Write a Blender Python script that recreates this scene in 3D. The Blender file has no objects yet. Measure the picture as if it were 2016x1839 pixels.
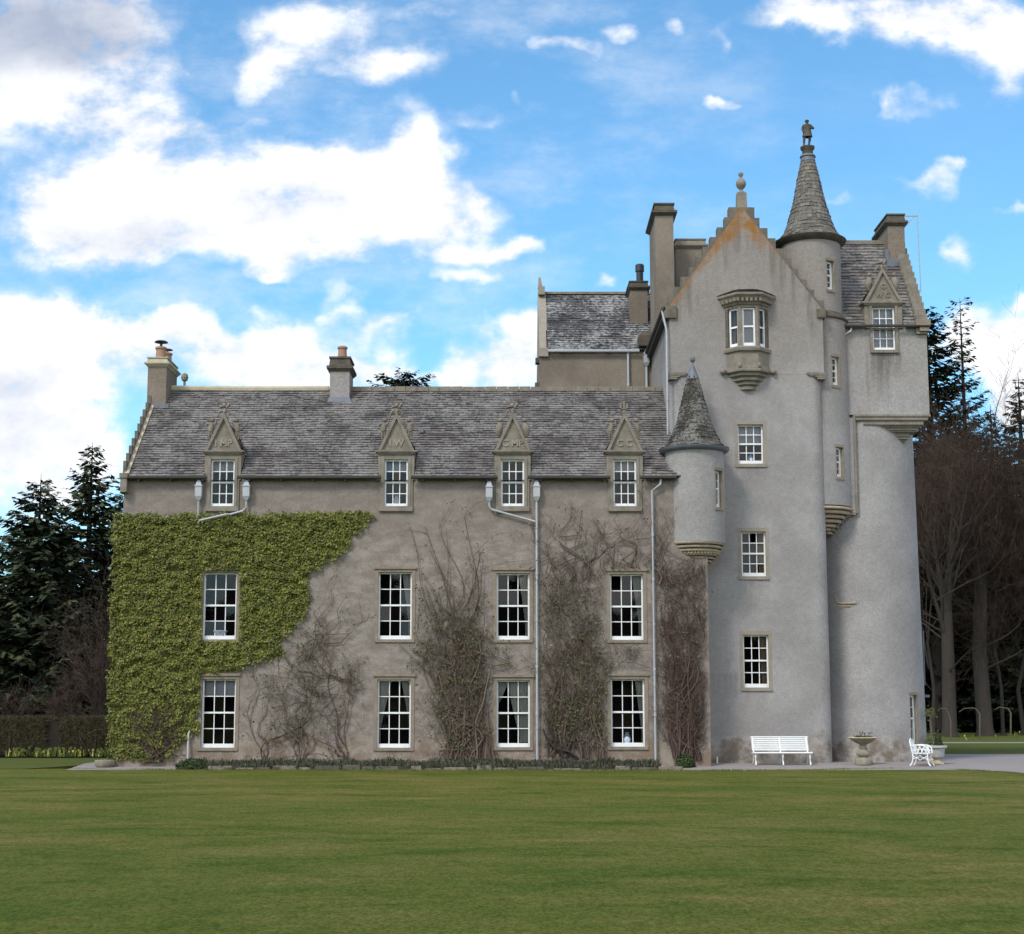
import bpy, bmesh, math, random
from mathutils import Vector, Matrix
R = math.radians
random.seed(7)
sc = bpy.context.scene
col = sc.collection

# ------------------------------------------------------------------ camera
F = 3000.0; TILT = R(7.7); CX = 1008.0
EYE = Vector((0, -52, 1.95))
PY0 = 1390 - F*math.tan(TILT)            # image row of the optical axis (units: photo at 2016 wide)
cd = bpy.data.cameras.new('camera'); cam = bpy.data.objects.new('camera', cd); col.objects.link(cam)
cam.location = EYE; cam.rotation_euler = (R(90)+TILT, 0, 0)
cd.sensor_width = 36; cd.lens = 36*F/2016; cd.shift_y = (PY0-919.5)/2016
cd.clip_start = .5; cd.clip_end = 5000
sc.camera = cam
CT, ST = math.cos(TILT), math.sin(TILT)
def W(px, py, Y):
    """a point of the photograph on the upright plane at depth Y, in metres"""
    u = (PY0-py)/F; dy = Y-EYE.y
    dz = dy*(u*CT+ST)/(CT-u*ST)
    dep = dy*CT+dz*ST
    return Vector(((px-CX)/F*dep, Y, EYE.z+dz))
def WX(px, py, Y): return W(px, py, Y).x
def WZ(py, Y): return W(CX, py, Y).z
def G(px, py, z=0.0):
    u = (PY0-py)/F; k = (u*CT+ST)/(CT-u*ST)
    dy = (z-EYE.z)/k
    return Vector(((px-CX)/F*(dy*CT+(z-EYE.z)*ST), EYE.y+dy, z))
def DIRUV(px, py):
    u = (PY0-py)/F; v = (u*CT+ST)/(CT-u*ST)
    return ((px-CX)/F*(CT+v*ST), v)

# ------------------------------------------------------------------ exposure, sun
sc.view_settings.view_transform = 'Standard'; sc.view_settings.look = 'None'
sc.view_settings.exposure = 0.75; sc.view_settings.gamma = 1.0
SUN_EL, SUN_AZ = R(46), R(218)           # azimuth clockwise from +Y: the sun stands behind the camera, to the left
ld = bpy.data.lights.new('sun', 'SUN'); sun = bpy.data.objects.new('sun', ld); col.objects.link(sun)
ld.energy = 1.5; ld.angle = R(13); ld.color = (1.0, .95, .88)
sd = Vector((math.sin(SUN_AZ)*math.cos(SUN_EL), math.cos(SUN_AZ)*math.cos(SUN_EL), math.sin(SUN_EL)))
sun.rotation_euler = (-sd).to_track_quat('-Z', 'Y').to_euler(); sun.location = (-30, -60, 60)

# ------------------------------------------------------------------ node helper
class NT:
    def __init__(s, nt): s.nt = nt; s.n = nt.nodes; s.l = nt.links
    def new(s, t, **k):
        n = s.n.new(t)
        for a, b in k.items(): setattr(n, a, b)
        return n
    def put(s, sock, v):
        if isinstance(v, bpy.types.NodeSocket): s.l.new(v, sock)
        elif v is not None:
            try: sock.default_value = v
            except Exception: sock.default_value = (v[0], v[1], v[2], 1)
    def math(s, op, a, b=None, c=None, clamp=False):
        n = s.new('ShaderNodeMath', operation=op, use_clamp=clamp)
        s.put(n.inputs[0], a); s.put(n.inputs[1], b); s.put(n.inputs[2], c)
        return n.outputs[0]
    def vec(s, op, a, b=None, c=None):
        n = s.new('ShaderNodeVectorMath', operation=op)
        s.put(n.inputs[0], a); s.put(n.inputs[1], b)
        if c is not None: s.put(n.inputs[2], c)
        return n.outputs['Value'] if op in ('DOT_PRODUCT', 'LENGTH', 'DISTANCE') else n.outputs[0]
    def mix(s, f, a, b, blend='MIX'):
        n = s.new('ShaderNodeMix', data_type='RGBA', blend_type=blend); n.clamp_factor = True
        s.put(n.inputs[0], f)
        for i, v in ((6, a), (7, b)):
            if not isinstance(v, bpy.types.NodeSocket): v = (v[0], v[1], v[2], 1)
            s.put(n.inputs[i], v)
        return n.outputs[2]
    def noise(s, vec, scale, detail=4, rough=.55, dist=0):
        n = s.new('ShaderNodeTexNoise'); s.put(n.inputs['Vector'], vec)
        n.inputs['Scale'].default_value = scale; n.inputs['Detail'].default_value = detail
        n.inputs['Roughness'].default_value = rough; n.inputs['Distortion'].default_value = dist
        return n.outputs[0]
    def step(s, v, a, b, lo=0.0, hi=1.0):
        n = s.new('ShaderNodeMapRange', interpolation_type='SMOOTHSTEP')
        s.put(n.inputs[0], v)
        if a > b: a, b, lo, hi = b, a, hi, lo
        n.inputs[1].default_value = a; n.inputs[2].default_value = b
        n.inputs[3].default_value = lo; n.inputs[4].default_value = hi
        return n.outputs[0]
    def ramp(s, v, stops):
        n = s.new('ShaderNodeValToRGB'); s.put(n.inputs[0], v); e = n.color_ramp.elements
        while len(e) < len(stops): e.new(.5)
        for i, (p, c) in enumerate(stops): e[i].position = p; e[i].color = (c[0], c[1], c[2], 1)
        return n.outputs[0]
    def xyz(s, v):
        n = s.new('ShaderNodeSeparateXYZ'); s.put(n.inputs[0], v); return n.outputs
    def comb(s, x, y, z):
        n = s.new('ShaderNodeCombineXYZ'); s.put(n.inputs[0], x); s.put(n.inputs[1], y); s.put(n.inputs[2], z)
        return n.outputs[0]

# ------------------------------------------------------------------ sky
wd = bpy.data.worlds.new('World'); sc.world = wd; wd.use_nodes = True
w = NT(wd.node_tree); w.n.clear()
wo = w.new('ShaderNodeOutputWorld'); bg = w.new('ShaderNodeBackground')
sky = w.new('ShaderNodeTexSky', sky_type='NISHITA'); sky.sun_disc = False
sky.sun_elevation = SUN_EL; sky.sun_rotation = SUN_AZ; sky.air_density = 1.0; sky.dust_density = .4; sky.ozone_density = 2.2
tc = w.new('ShaderNodeTexCoord'); D = tc.outputs['Generated']
dx, dy_, dz_ = w.xyz(D)
ady = w.math('MAXIMUM', w.math('ABSOLUTE', dy_), .02)
P0 = w.comb(w.math('DIVIDE', dx, ady), w.math('DIVIDE', dz_, ady), w.math('LESS_THAN', dy_, 0))   # sky seen on a wall to the north
wn = w.new('ShaderNodeTexNoise'); w.put(wn.inputs['Vector'], P0); wn.inputs['Scale'].default_value = 9; wn.inputs['Detail'].default_value = 5
warp = w.vec('MULTIPLY', w.vec('SUBTRACT', wn.outputs['Color'], (.5, .5, .5)), (.085, .05, 0))
wn2 = w.new('ShaderNodeTexNoise'); w.put(wn2.inputs['Vector'], P0); wn2.inputs['Scale'].default_value = 34; wn2.inputs['Detail'].default_value = 6
warp2 = w.vec('MULTIPLY', w.vec('SUBTRACT', wn2.outputs['Color'], (.5, .5, .5)), (.05, .035, 0))
PW = w.vec('ADD', w.vec('ADD', P0, warp), warp2)
# (px, py, rx, ry, weight) : the banks of cloud of that day, as directions of the sky
CLOUDS = [
 (60,60,200,90,1.5),(230,70,110,90,.9),(110,150,150,40,.7),(20,200,110,40,.8),(150,205,190,38,.9),(330,150,60,30,.3),
 (620,30,120,55,.9),(540,100,60,60,.55),(690,110,110,45,.45),(810,120,90,40,.52),(800,200,60,25,.18),(540,165,40,40,.3),(850,20,80,40,.45),
 (240,245,170,42,.8),(400,245,90,22,.4),(540,235,40,20,.2),
 (270,335,110,45,1.1),(130,420,90,70,1.2),(200,460,150,50,1.3),(360,380,220,85,1.7),(560,380,200,80,1.6),(740,340,120,75,1.3),(830,270,60,50,1.0),(860,390,120,75,1.2),(560,470,110,50,1.2),(560,535,45,22,.9),(690,505,60,28,.6),(760,420,120,50,.9),
 (870,500,60,35,.72),(960,500,80,30,.75),(1010,480,70,25,.6),(930,560,80,25,.72),(690,560,40,20,.3),
 (760,640,70,30,.55),(690,600,40,22,.4),
 (60,640,120,60,1.3),(150,620,80,45,.8),(30,760,140,100,1.5),(150,720,130,80,1.2),(240,650,100,40,.7),(330,640,60,45,.6),(420,690,120,50,1.0),(520,700,110,60,1.1),(600,680,90,55,1.1),(680,720,80,45,.9),(560,770,160,40,.8),(740,740,50,30,.5),(150,850,130,60,1.2),(50,960,120,80,1.1),(220,890,70,60,.9),(20,850,90,60,.9),
 (990,700,85,62,1.4),(1040,670,50,45,.9),(920,740,60,30,.8),(1060,750,60,50,1.0),(850,760,60,18,.5),
 (1560,15,90,35,.6),(1680,10,120,40,.8),(1800,15,120,40,1.0),(1920,40,120,60,1.3),(2010,70,90,60,1.2),(1990,150,60,45,.7),(1620,45,60,28,.3),
 (1100,105,60,22,.5),(1160,130,40,30,.42),(1210,65,50,25,.5),(1345,50,30,30,.4),(1425,55,25,28,.3),
 (1415,185,45,16,.5),(1470,190,40,12,.22),(1700,165,28,28,.42),(1790,170,60,25,.32),(1740,200,50,20,.22),(1030,210,20,15,.25),(960,240,50,18,.25),
 (1800,345,60,18,.48),(1855,318,35,18,.5),(1740,360,60,14,.26),(1830,375,40,25,.25),(2005,385,30,14,.5),
 (1880,500,36,34,1.0),(1185,540,24,18,.5),(1885,660,60,50,1.0),(1960,720,70,70,1.4),(2016,690,60,60,1.2),(1990,800,60,60,1.2),(2010,610,25,18,.7),
 (1250,640,200,30,.0),(1640,390,30,14,.22),
 (-150,300,200,150,1.0),(-250,700,250,200,1.3),(2250,300,170,120,.9),(2300,750,220,150,1.2),(900,-250,420,110,1.1),(1700,-300,300,130,1.1),(200,-300,300,120,1.1),  # unseen banks beyond the frame, added to diffuse the light
]
dens = None
for px, py, rx, ry, wt in CLOUDS:
    if wt <= 0: continue
    if wt < .7: wt = wt*1.3+.12
    u, v = DIRUV(px, py); s = F/1.02
    q = w.vec('MULTIPLY_ADD', PW, (s/rx, s/ry, 0), (-u*s/rx, -v*s/ry, 0))
    e = w.math('EXPONENT', w.math('MULTIPLY', w.vec('DOT_PRODUCT', q, q), -1.0))
    dens = w.math('MULTIPLY', e, wt) if dens is None else w.math('MULTIPLY_ADD', e, wt, dens)
n1 = w.noise(w.vec('MULTIPLY', P0, (1, 1.5, 1)), 16, 9, .62)
n2 = w.noise(w.vec('MULTIPLY', P0, (1, 1.5, 1)), 5, 5, .55)
val = w.math('MULTIPLY', w.math('MINIMUM', dens, 1.55), w.math('MULTIPLY_ADD', n1, 2.6, -.45))
cov = w.step(val, .12, 1.06)
wisp = w.math('MULTIPLY', w.step(w.noise(w.vec('MULTIPLY', P0, (1, 1.9, 1)), 7, 8, .65), .42, .78), .5)
cov = w.math('MAXIMUM', cov, w.math('MULTIPLY', wisp, w.step(dx, .35, -.05)))
# the part of the sky behind the camera: unseen broken cumulus, added bright to soften the light, the sun among it
DB = w.vec('MULTIPLY', D, (1, 1, 1.6))
nb = w.step(w.noise(DB, 3.2, 8, .58), .36, .60)
back = w.step(dy_, .12, -.12)
cov = w.mix(back, cov, w.math('MULTIPLY', nb, .96))
SHADE = [(70,40,280,90,.82),(160,110,180,50,.3),(250,460,170,40,.22),(60,850,150,60,.25),(30,740,120,40,.3),(400,720,120,30,.2),(560,500,80,40,.12),(1500,5,60,25,.2),(620,400,150,50,.1),(300,260,160,40,.14),(900,-250,400,110,.5),(1960,780,60,40,.12)]
sh = None
for px, py, rx, ry, wt in SHADE:
    u, v = DIRUV(px, py); s = F/1.02
    q = w.vec('MULTIPLY_ADD', PW, (s/rx, s/ry, 0), (-u*s/rx, -v*s/ry, 0))
    e = w.math('EXPONENT', w.math('MULTIPLY', w.vec('DOT_PRODUCT', q, q), -1.0))
    sh = w.math('MULTIPLY', e, wt) if sh is None else w.math('MULTIPLY_ADD', e, wt, sh)
sh = w.math('MULTIPLY', sh, w.math('MULTIPLY_ADD', n2, 1.3, w.math('MULTIPLY_ADD', n1, .8, -.15)), clamp=True)
SKY_K = .124
blue = w.mix(1.0, sky.outputs[0], (.66*SKY_K, 1.02*SKY_K, 1.10*SKY_K), 'MULTIPLY')
shf = w.math('ADD', sh, w.math('MULTIPLY', w.step(n1, .62, .36), .30), clamp=True)
white = w.mix(shf, (.69, .695, .71), (.27, .31, .40))
white = w.mix(back, white, w.mix(w.noise(DB, 5, 5), (.85, .86, .89), (1.55, 1.52, 1.48)))
w.put(bg.inputs[0], w.mix(cov, blue, white)); bg.inputs[1].default_value = 1.0
w.l.new(bg.outputs[0], wo.inputs[0])

# ------------------------------------------------------------------ materials
MATS = {}
def M(name, fn, rough=.85, spec=.25, metal=0):
    m = bpy.data.materials.new(name); m.use_nodes = True
    t = NT(m.node_tree); b = t.n['Principled BSDF']
    b.inputs['Roughness'].default_value = rough; b.inputs['Specular IOR Level'].default_value = spec; b.inputs['Metallic'].default_value = metal
    t.b = b; t.P = t.new('ShaderNodeTexCoord').outputs['Object']
    t.G = t.new('ShaderNodeNewGeometry')
    r = fn(t)
    c, h, hd = (r if isinstance(r, tuple) and len(r) == 3 and isinstance(r[1], (bpy.types.NodeSocket, type(None))) else (r, None, 0))
    t.put(b.inputs['Base Color'], c if isinstance(c, bpy.types.NodeSocket) else (c[0], c[1], c[2], 1))
    if h is not None:
        bu = t.new('ShaderNodeBump'); bu.inputs['Strength'].default_value = .7; bu.inputs['Distance'].default_value = hd
        t.put(bu.inputs['Height'], h); t.l.new(bu.outputs[0], b.inputs['Normal'])
    MATS[name] = m
    return m
def rnd(t): return t.G.outputs['Random Per Island']

def m_harl(base, dark, warm, wing=False, gable=None, stains=(), upper=None):
    def f(t):
        x, y, z = t.xyz(t.P)
        big = t.noise(t.P, .55, 6, .6); fine = t.noise(t.P, 30, 5, .65)
        if wing:
            rub = t.noise(t.vec('MULTIPLY', t.P, (1.1, 1.1, 2.2)), 1.3, 7, .66, .15)
            c = t.mix(t.step(rub, .38, .66), dark, base)
            c = t.mix(t.math('MULTIPLY', t.step(t.noise(t.vec('MULTIPLY', t.P, (.6, 1, 3.2)), 2.1, 7, .65), .55, .78), .28), c, (base[0]*1.2, base[1]*1.22, base[2]*1.25))
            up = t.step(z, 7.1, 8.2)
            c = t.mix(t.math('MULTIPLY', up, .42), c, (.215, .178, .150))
        else:
            c = t.mix(t.step(big, .35, .68), dark, base)
        st = t.noise(t.vec('MULTIPLY', t.P, (3.2, 3.2, .16)), 1.0, 6, .6)
        c = t.mix(t.math('MULTIPLY', t.step(st, .55, .8), .35), c, dark)
        if upper:
            c = t.mix(t.math('MULTIPLY', t.step(t.math('MULTIPLY_ADD', t.noise(t.P, .5, 5, .6), 4.0, z), upper[0], upper[1]), .8), c, upper[2])
            bl = t.noise(t.vec('MULTIPLY', t.P, (.5, .5, 1.6)), 1.1, 6, .62)
            c = t.mix(t.math('MULTIPLY', t.step(bl, .56, .74), .3), c, (base[0]*.78, base[1]*.76, base[2]*.73))
        for (sx0, sx1, sz1, sz0, sa) in stains:
            mx = t.math('MULTIPLY', t.step(x, sx0-.15, sx0+.1), t.step(x, sx1+.15, sx1-.1))
            mz = t.math('MULTIPLY', t.step(z, sz1+.05, sz1-.05), t.step(t.math('MULTIPLY_ADD', t.noise(t.vec('MULTIPLY', t.P, (6, 6, .3)), 1, 4), -1.6, z), sz0-.8, sz1-.8))
            sn = t.step(t.noise(t.vec('MULTIPLY', t.P, (7, 7, .5)), 1.0, 5, .6), .3, .62)
            c = t.mix(t.math('MULTIPLY', t.math('MULTIPLY', t.math('MULTIPLY', mx, mz), sn), sa), c, (.105, .092, .075))
        # damp, patched render near the ground
        lo = t.math('MULTIPLY_ADD', t.noise(t.P, 1.1, 5, .6), 1.5, t.math('MULTIPLY', z, -1.0))
        pn = t.step(t.noise(t.P, 1.6, 7, .65), .38, .62)
        c = t.mix(t.math('MULTIPLY', t.step(lo, -.22, .06), .88), c, t.mix(pn, warm, (base[0]*1.08, base[1]*1.05, base[2]*1.0)))
        if gable:
            xa, za, sl, xr = gable
            dl = t.math('SUBTRACT', t.math('MULTIPLY_ADD', t.math('ABSOLUTE', t.math('SUBTRACT', x, xa)), -sl, za), z)   # height below the skew
            ln = t.noise(t.P, 2.2, 6, .65)
            right = t.step(x, xa+.2, xa+.9)
            tip = t.step(z, za-2.4, za-.3)
            lich = t.math('MULTIPLY', t.step(t.math('MULTIPLY_ADD', ln, -1.5, t.math('SUBTRACT', dl, t.math('MULTIPLY', tip, .75))), -.15, -.85), t.step(z, za-6.0, za-5.4))
            lich = t.math('MULTIPLY', lich, t.step(t.noise(t.P, 5, 6, .7), .3, .6))
            lich = t.math('MULTIPLY', lich, t.math('SUBTRACT', 1.0, t.math('MULTIPLY', right, t.math('SUBTRACT', 1.0, tip))))
            drip = t.math('MULTIPLY', t.step(t.noise(t.vec('MULTIPLY', t.P, (5, 5, .35)), 1.0, 5, .6), .42, .7), t.step(t.math('MULTIPLY_ADD', t.noise(t.P, 3, 3), 1.6, t.math('MULTIPLY', dl, -1.0)), -1.3, .2))
            drip = t.math('MULTIPLY', drip, t.step(z, za-8.2, za-6.2))
            c = t.mix(t.math('MULTIPLY', drip, .62), c, (.115, .10, .085))
            c = t.mix(t.math('MULTIPLY', lich, .92), c, (.285, .128, .032))
        mid_ = t.noise(t.P, 7, 6, .7)
        c = t.mix(.26, c, t.mix(t.step(mid_, .34, .66), (.72, .72, .72), (1.25, 1.25, 1.25)), 'MULTIPLY')
        c = t.mix(.55, c, t.mix(t.step(fine, .36, .64), (.72, .71, .70), (1.27, 1.27, 1.27)), 'MULTIPLY')
        return c, t.math('MULTIPLY_ADD', fine, 1.0, t.math('MULTIPLY', big, 3.0)), .025
    return f
def m_stone(a, b, lich=(.10, .095, .06), amt=.5, s=3.0):
    def f(t):
        n = t.noise(t.P, s, 7, .65); k = t.noise(t.P, s*4.5, 6, .7)
        c = t.mix(t.step(n, .35, .68), a, b)
        c = t.mix(t.math('MULTIPLY', t.step(k, .52, .72), amt), c, lich)
        return c, t.noise(t.P, 30, 4, .6), .012
    return f
def m_slate(cols, lich, lamt, ls=2.2, dark=(.05, .047, .045), moss=(.06, .062, .03)):
    def f(t):
        r = rnd(t)
        c = t.ramp(r, [(i/(len(cols)-1), q) for i, q in enumerate(cols)])
        n = t.noise(t.P, .45, 5, .6); k = t.noise(t.P, ls*3.4, 7, .72)
        c = t.mix(t.math('MULTIPLY', t.step(n, .44, .68), .42), c, dark)
        big = t.noise(t.P, ls*.32, 4, .6)
        c = t.mix(t.math('MULTIPLY', t.step(t.math('MULTIPLY_ADD', big, .7, k), .78, .96), lamt), c, lich)
        c = t.mix(t.math('MULTIPLY', t.step(t.noise(t.P, 6.5, 6, .7), .60, .76), .6), c, moss)
        return c, t.noise(t.P, 40, 3), .008
    return f
X0 = lambda px, py: WX(px, py, 1.5)
TST = [(X0(1460,920), X0(1496,920), WZ(916,1.5), WZ(985,1.5), .22), (X0(1464,1140), X0(1500,1140), WZ(1137,1.5), WZ(1215,1.5), .22), (X0(1468,1358), X0(1508,1358), WZ(1356,1.5), WZ(1420,1.5), .2),
       (X0(1611,760), X0(1628,760), WZ(740,1.5), WZ(960,1.5), .6), (X0(1404,1380), X0(1452,1380), WZ(1325,1.5), WZ(1385,1.5), .28)]
M('harl_grey', m_harl((.345, .324, .312), (.275, .257, .245), (.175, .138, .10), upper=(13.0, 19.0, (.252, .220, .192)), stains=TST), .92, .12)
M('harl_wing', m_harl((.305, .261, .228), (.212, .177, .150), (.225, .165, .115), wing=True), .92, .12)
M('harl_brown', m_harl((.245, .20, .155), (.18, .147, .116), (.20, .155, .11)), .92, .12)
M('pale_stone', m_stone((.305, .265, .215), (.25, .215, .172), amt=.2), .9, .12)
M('sandstone', m_stone((.275, .222, .168), (.21, .172, .132), amt=.3), .88, .15)
M('grey_stone', m_stone((.252, .217, .175), (.178, .154, .122), (.085, .078, .055), .42), .9, .12)
M('step_stone', m_stone((.17, .147, .115), (.115, .10, .078), (.06, .056, .04), .5), .9, .12)
M('dark_stone', m_stone((.115, .098, .075), (.075, .065, .052), (.05, .045, .03), .6), .9, .12)
M('pale_cope', m_stone((.46, .41, .30), (.38, .33, .24), (.2, .19, .12), .25), .9, .12)
M('corbel_stone', m_stone((.42, .33, .235), (.31, .245, .17), (.14, .11, .07), .3, 4), .88, .12)
SL = [(.055, .048, .046), (.105, .092, .087), (.155, .137, .124), (.075, .065, .063), (.185, .163, .148), (.095, .076, .071), (.135, .119, .112), (.066, .060, .063)]
M('slate', m_slate(SL, (.29, .275, .255), .52, 2.6), .75, .3)
M('slate_dark', m_slate([(.05, .05, .054), (.085, .082, .084), (.115, .108, .106), (.065, .06, .062)], (.36, .345, .335), 1.0, 2.0, (.035, .035, .038)), .75, .3)
M('slate_mossy', m_slate([(.032, .027, .021), (.050, .042, .033), (.027, .022, .018), (.064, .054, .042)], (.34, .33, .30), .42, 4.6, (.035, .03, .022), (.12, .075, .022)), .85, .2)
M('slate_cone', m_slate([(.062, .055, .046), (.105, .094, .080), (.15, .134, .113), (.082, .073, .061), (.19, .17, .145)], (.24, .225, .19), .4, 3, (.075, .065, .052), (.15, .11, .045)), .85, .2)
M('lead', lambda t: t.mix(t.noise(t.P, 4, 5), (.085, .095, .115), (.165, .175, .20)), .55, .4)
M('gutter_iron', lambda t: t.mix(t.noise(t.P, 3, 4), (.03, .028, .026), (.055, .05, .045)), .6, .35)
M('pipe_paint', lambda t: t.mix(t.noise(t.P, 5, 6, .65), (.31, .32, .335), (.47, .48, .495)), .55, .35)
M('white_paint', lambda t: t.mix(t.math('MULTIPLY', t.step(t.noise(t.P, 9, 6, .65), .42, .72), .5), (.80, .80, .79), (.62, .61, .58)), .45, .4)
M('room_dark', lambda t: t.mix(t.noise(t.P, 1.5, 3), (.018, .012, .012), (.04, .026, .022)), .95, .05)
M('clay', lambda t: t.mix(t.noise(t.P, 6, 5), (.38, .225, .15), (.29, .175, .12)), .85, .15)
M('black_metal', lambda t: t.mix(t.noise(t.P, 6, 4), (.02, .022, .026), (.045, .047, .052)), .5, .4)
M('curtain', lambda t: t.mix(t.noise(t.vec('MULTIPLY', t.P, (9, 9, .4)), 1, 4), (.62, .58, .49), (.40, .37, .31)), .95, .1)
M('curtain_tan', lambda t: t.mix(t.noise(t.vec('MULTIPLY', t.P, (9, 9, .4)), 1, 4), (.42, .30, .20), (.22, .13, .08)), .95, .1)
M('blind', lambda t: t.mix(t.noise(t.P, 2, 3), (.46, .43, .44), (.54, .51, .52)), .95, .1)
M('porcelain', lambda t: t.mix(t.noise(t.P, 14, 5), (.62, .66, .72), (.25, .32, .45)), .35, .5)
M('bark', lambda t: (t.mix(t.noise(t.vec('MULTIPLY', t.P, (1, 1, .25)), 5, 6, .65), (.030, .025, .021), (.068, .057, .049)), t.noise(t.vec('MULTIPLY', t.P, (1, 1, .25)), 9, 5), .04), .95, .08)
M('twig', lambda t: t.ramp(rnd(t), [(0, (.042, .027, .023)), (.5, (.064, .041, .034)), (.85, (.078, .055, .04)), (1, (.085, .07, .045))]), .95, .05)
M('dark_bark', lambda t: t.mix(t.noise(t.P, 3, 5), (.022, .018, .015), (.05, .04, .033)), .95, .05)
M('needles', lambda t: t.ramp(rnd(t), [(0, (.016, .022, .014)), (.4, (.032, .044, .023)), (.8, (.056, .068, .032)), (1, (.085, .090, .042))]), .9, .12)
M('needles_black', lambda t: t.ramp(rnd(t), [(0, (.009, .013, .009)), (.5, (.018, .026, .015)), (1, (.034, .045, .022))]), .9, .1)
M('wood_dark', lambda t: t.ramp(rnd(t), [(0, (.008, .007, .006)), (.5, (.014, .013, .010)), (.85, (.020, .022, .013)), (1, (.034, .026, .018))]), .95, .05)
M('ivy', lambda t: t.mix(t.math('MULTIPLY', t.step(t.noise(t.P, 1.3, 5, .65), .5, .72), .5), t.ramp(rnd(t), [(0, (.036, .046, .008)), (.25, (.078, .094, .012)), (.6, (.132, .144, .018)), (.84, (.195, .192, .026)), (.95, (.27, .235, .044)), (1, (.14, .085, .022))]), (.062, .066, .012)), .55, .35)
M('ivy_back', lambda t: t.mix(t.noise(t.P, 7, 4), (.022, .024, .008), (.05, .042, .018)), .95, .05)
M('creeper_twig', lambda t: t.ramp(rnd(t), [(0, (.085, .060, .048)), (.45, (.135, .098, .078)), (.8, (.175, .135, .11)), (1, (.105, .05, .04))]), .95, .05)
M('creeper_red', lambda t: t.ramp(rnd(t), [(0, (.062, .042, .036)), (.4, (.105, .072, .060)), (.75, (.15, .108, .09)), (.9, (.095, .045, .037)), (1, (.075, .034, .028))]), .95, .05)
M('creeper_leaf', lambda t: t.ramp(rnd(t), [(0, (.036, .048, .018)), (.4, (.066, .084, .028)), (.75, (.115, .122, .040)), (.9, (.10, .055, .03)), (1, (.11, .045, .03))]), .65, .25)
M('bush_leaf', lambda t: t.ramp(rnd(t), [(0, (.022, .034, .014)), (.5, (.042, .066, .022)), (1, (.075, .10, .035))]), .7, .2)
M('lavender_leaf', lambda t: t.ramp(rnd(t), [(0, (.030, .032, .020)), (.5, (.056, .062, .040)), (.85, (.092, .098, .066)), (1, (.11, .09, .06))]), .8, .15)
M('hedge_twig', lambda t: t.ramp(rnd(t), [(0, (.045, .034, .024)), (.5, (.075, .060, .038)), (.8, (.060, .062, .026)), (1, (.10, .085, .05))]), .95, .05)
M('daffodil', lambda t: t.ramp(rnd(t), [(0, (.06, .085, .02)), (.80, (.09, .12, .03)), (.84, (.42, .34, .05)), (1, (.50, .44, .12))]), .8, .15)
M('post_wood', lambda t: t.mix(t.noise(t.vec('MULTIPLY', t.P, (1, 1, .2)), 12, 4), (.085, .072, .05), (.13, .112, .08)), .9, .1)
M('urn_stone', m_stone((.30, .26, .20), (.20, .175, .135), (.085, .08, .05), .6, 5), .9, .12)
M('urn_pale', m_stone((.44, .43, .41), (.36, .35, .33), (.20, .19, .16), .3, 5), .8, .2)
M('urn_foot', m_stone((.52, .42, .29), (.42, .34, .23), (.25, .2, .13), .3, 5), .85, .15)
M('kerb_stone', lambda t: t.mix(t.step(t.noise(t.vec('ADD', t.P, t.comb(t.math('MULTIPLY', t.new('ShaderNodeObjectInfo').outputs['Random'], 60), 0, 0)), 5, 6, .7), .4, .65), t.mix(t.new('ShaderNodeObjectInfo').outputs['Random'], (.085, .072, .058), (.21, .175, .135)), (.055, .052, .036)), .92, .1)
def f_glass(t):
    tr = t.new('ShaderNodeBsdfTransparent'); gl = t.new('ShaderNodeBsdfGlossy'); gl.inputs['Roughness'].default_value = .03
    tr.inputs[0].default_value = (.82, .84, .85, 1)
    fr = t.new('ShaderNodeFresnel'); fr.inputs[0].default_value = 1.45
    mx = t.new('ShaderNodeMixShader'); t.l.new(fr.outputs[0], mx.inputs[0]); t.l.new(tr.outputs[0], mx.inputs[1]); t.l.new(gl.outputs[0], mx.inputs[2])
    t.l.new(mx.outputs[0], t.n['Material Output'].inputs[0])
    return (.02, .02, .02)
M('glass', f_glass)
def f_lawn(t):
    p = t.P
    a = t.noise(t.vec('MULTIPLY', p, (.38, .66, 1)), .75, 7, .62, .5)
    b = t.noise(t.vec('MULTIPLY', p, (.55, .9, 1)), 1.9, 7, .66, .4)
    d = t.noise(t.vec('MULTIPLY', p, (.05, .16, 1)), 1.0, 3, .5)
    fi = t.noise(t.vec('MULTIPLY', p, (1, .4, 1)), 26, 6, .78); fi2 = t.noise(p, 150, 2, .6)
    c = t.ramp(t.math('MULTIPLY_ADD', b, .45, t.math('MULTIPLY', a, .62)), [(.38, (.058, .084, .013)), (.46, (.090, .110, .019)), (.53, (.126, .130, .027)), (.60, (.162, .142, .038)), (.70, (.205, .165, .058))])
    c = t.mix(t.math('MULTIPLY', t.step(d, .38, .62), .4), c, (.068, .105, .014))
    me_ = t.noise(t.vec('MULTIPLY', p, (1, .5, 1)), 7, 5, .7)
    c = t.mix(.55, c, t.mix(t.step(me_, .3, .7), (.72, .74, .68), (1.25, 1.22, 1.3)), 'MULTIPLY')
    c = t.mix(.9, c, t.mix(t.step(fi, .32, .68), (.52, .55, .5), (1.45, 1.42, 1.5)), 'MULTIPLY')
    c = t.mix(.5, c, t.mix(fi2, (.45, .45, .45), (1.55, 1.55, 1.55)), 'MULTIPLY')
    return c, t.math('ADD', fi, fi2), .03
M('lawn', f_lawn, .95, .05)
M('grass_far', lambda t: (t.mix(.6, t.mix(t.noise(t.vec('MULTIPLY', t.P, (.3, .8, 1)), .8, 6), (.065, .085, .02), (.105, .11, .03)), t.mix(t.noise(t.P, 14, 4, .7), (.55, .55, .55), (1.45, 1.45, 1.45)), 'MULTIPLY'), t.noise(t.P, 30, 4), .03), .95, .05)
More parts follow.
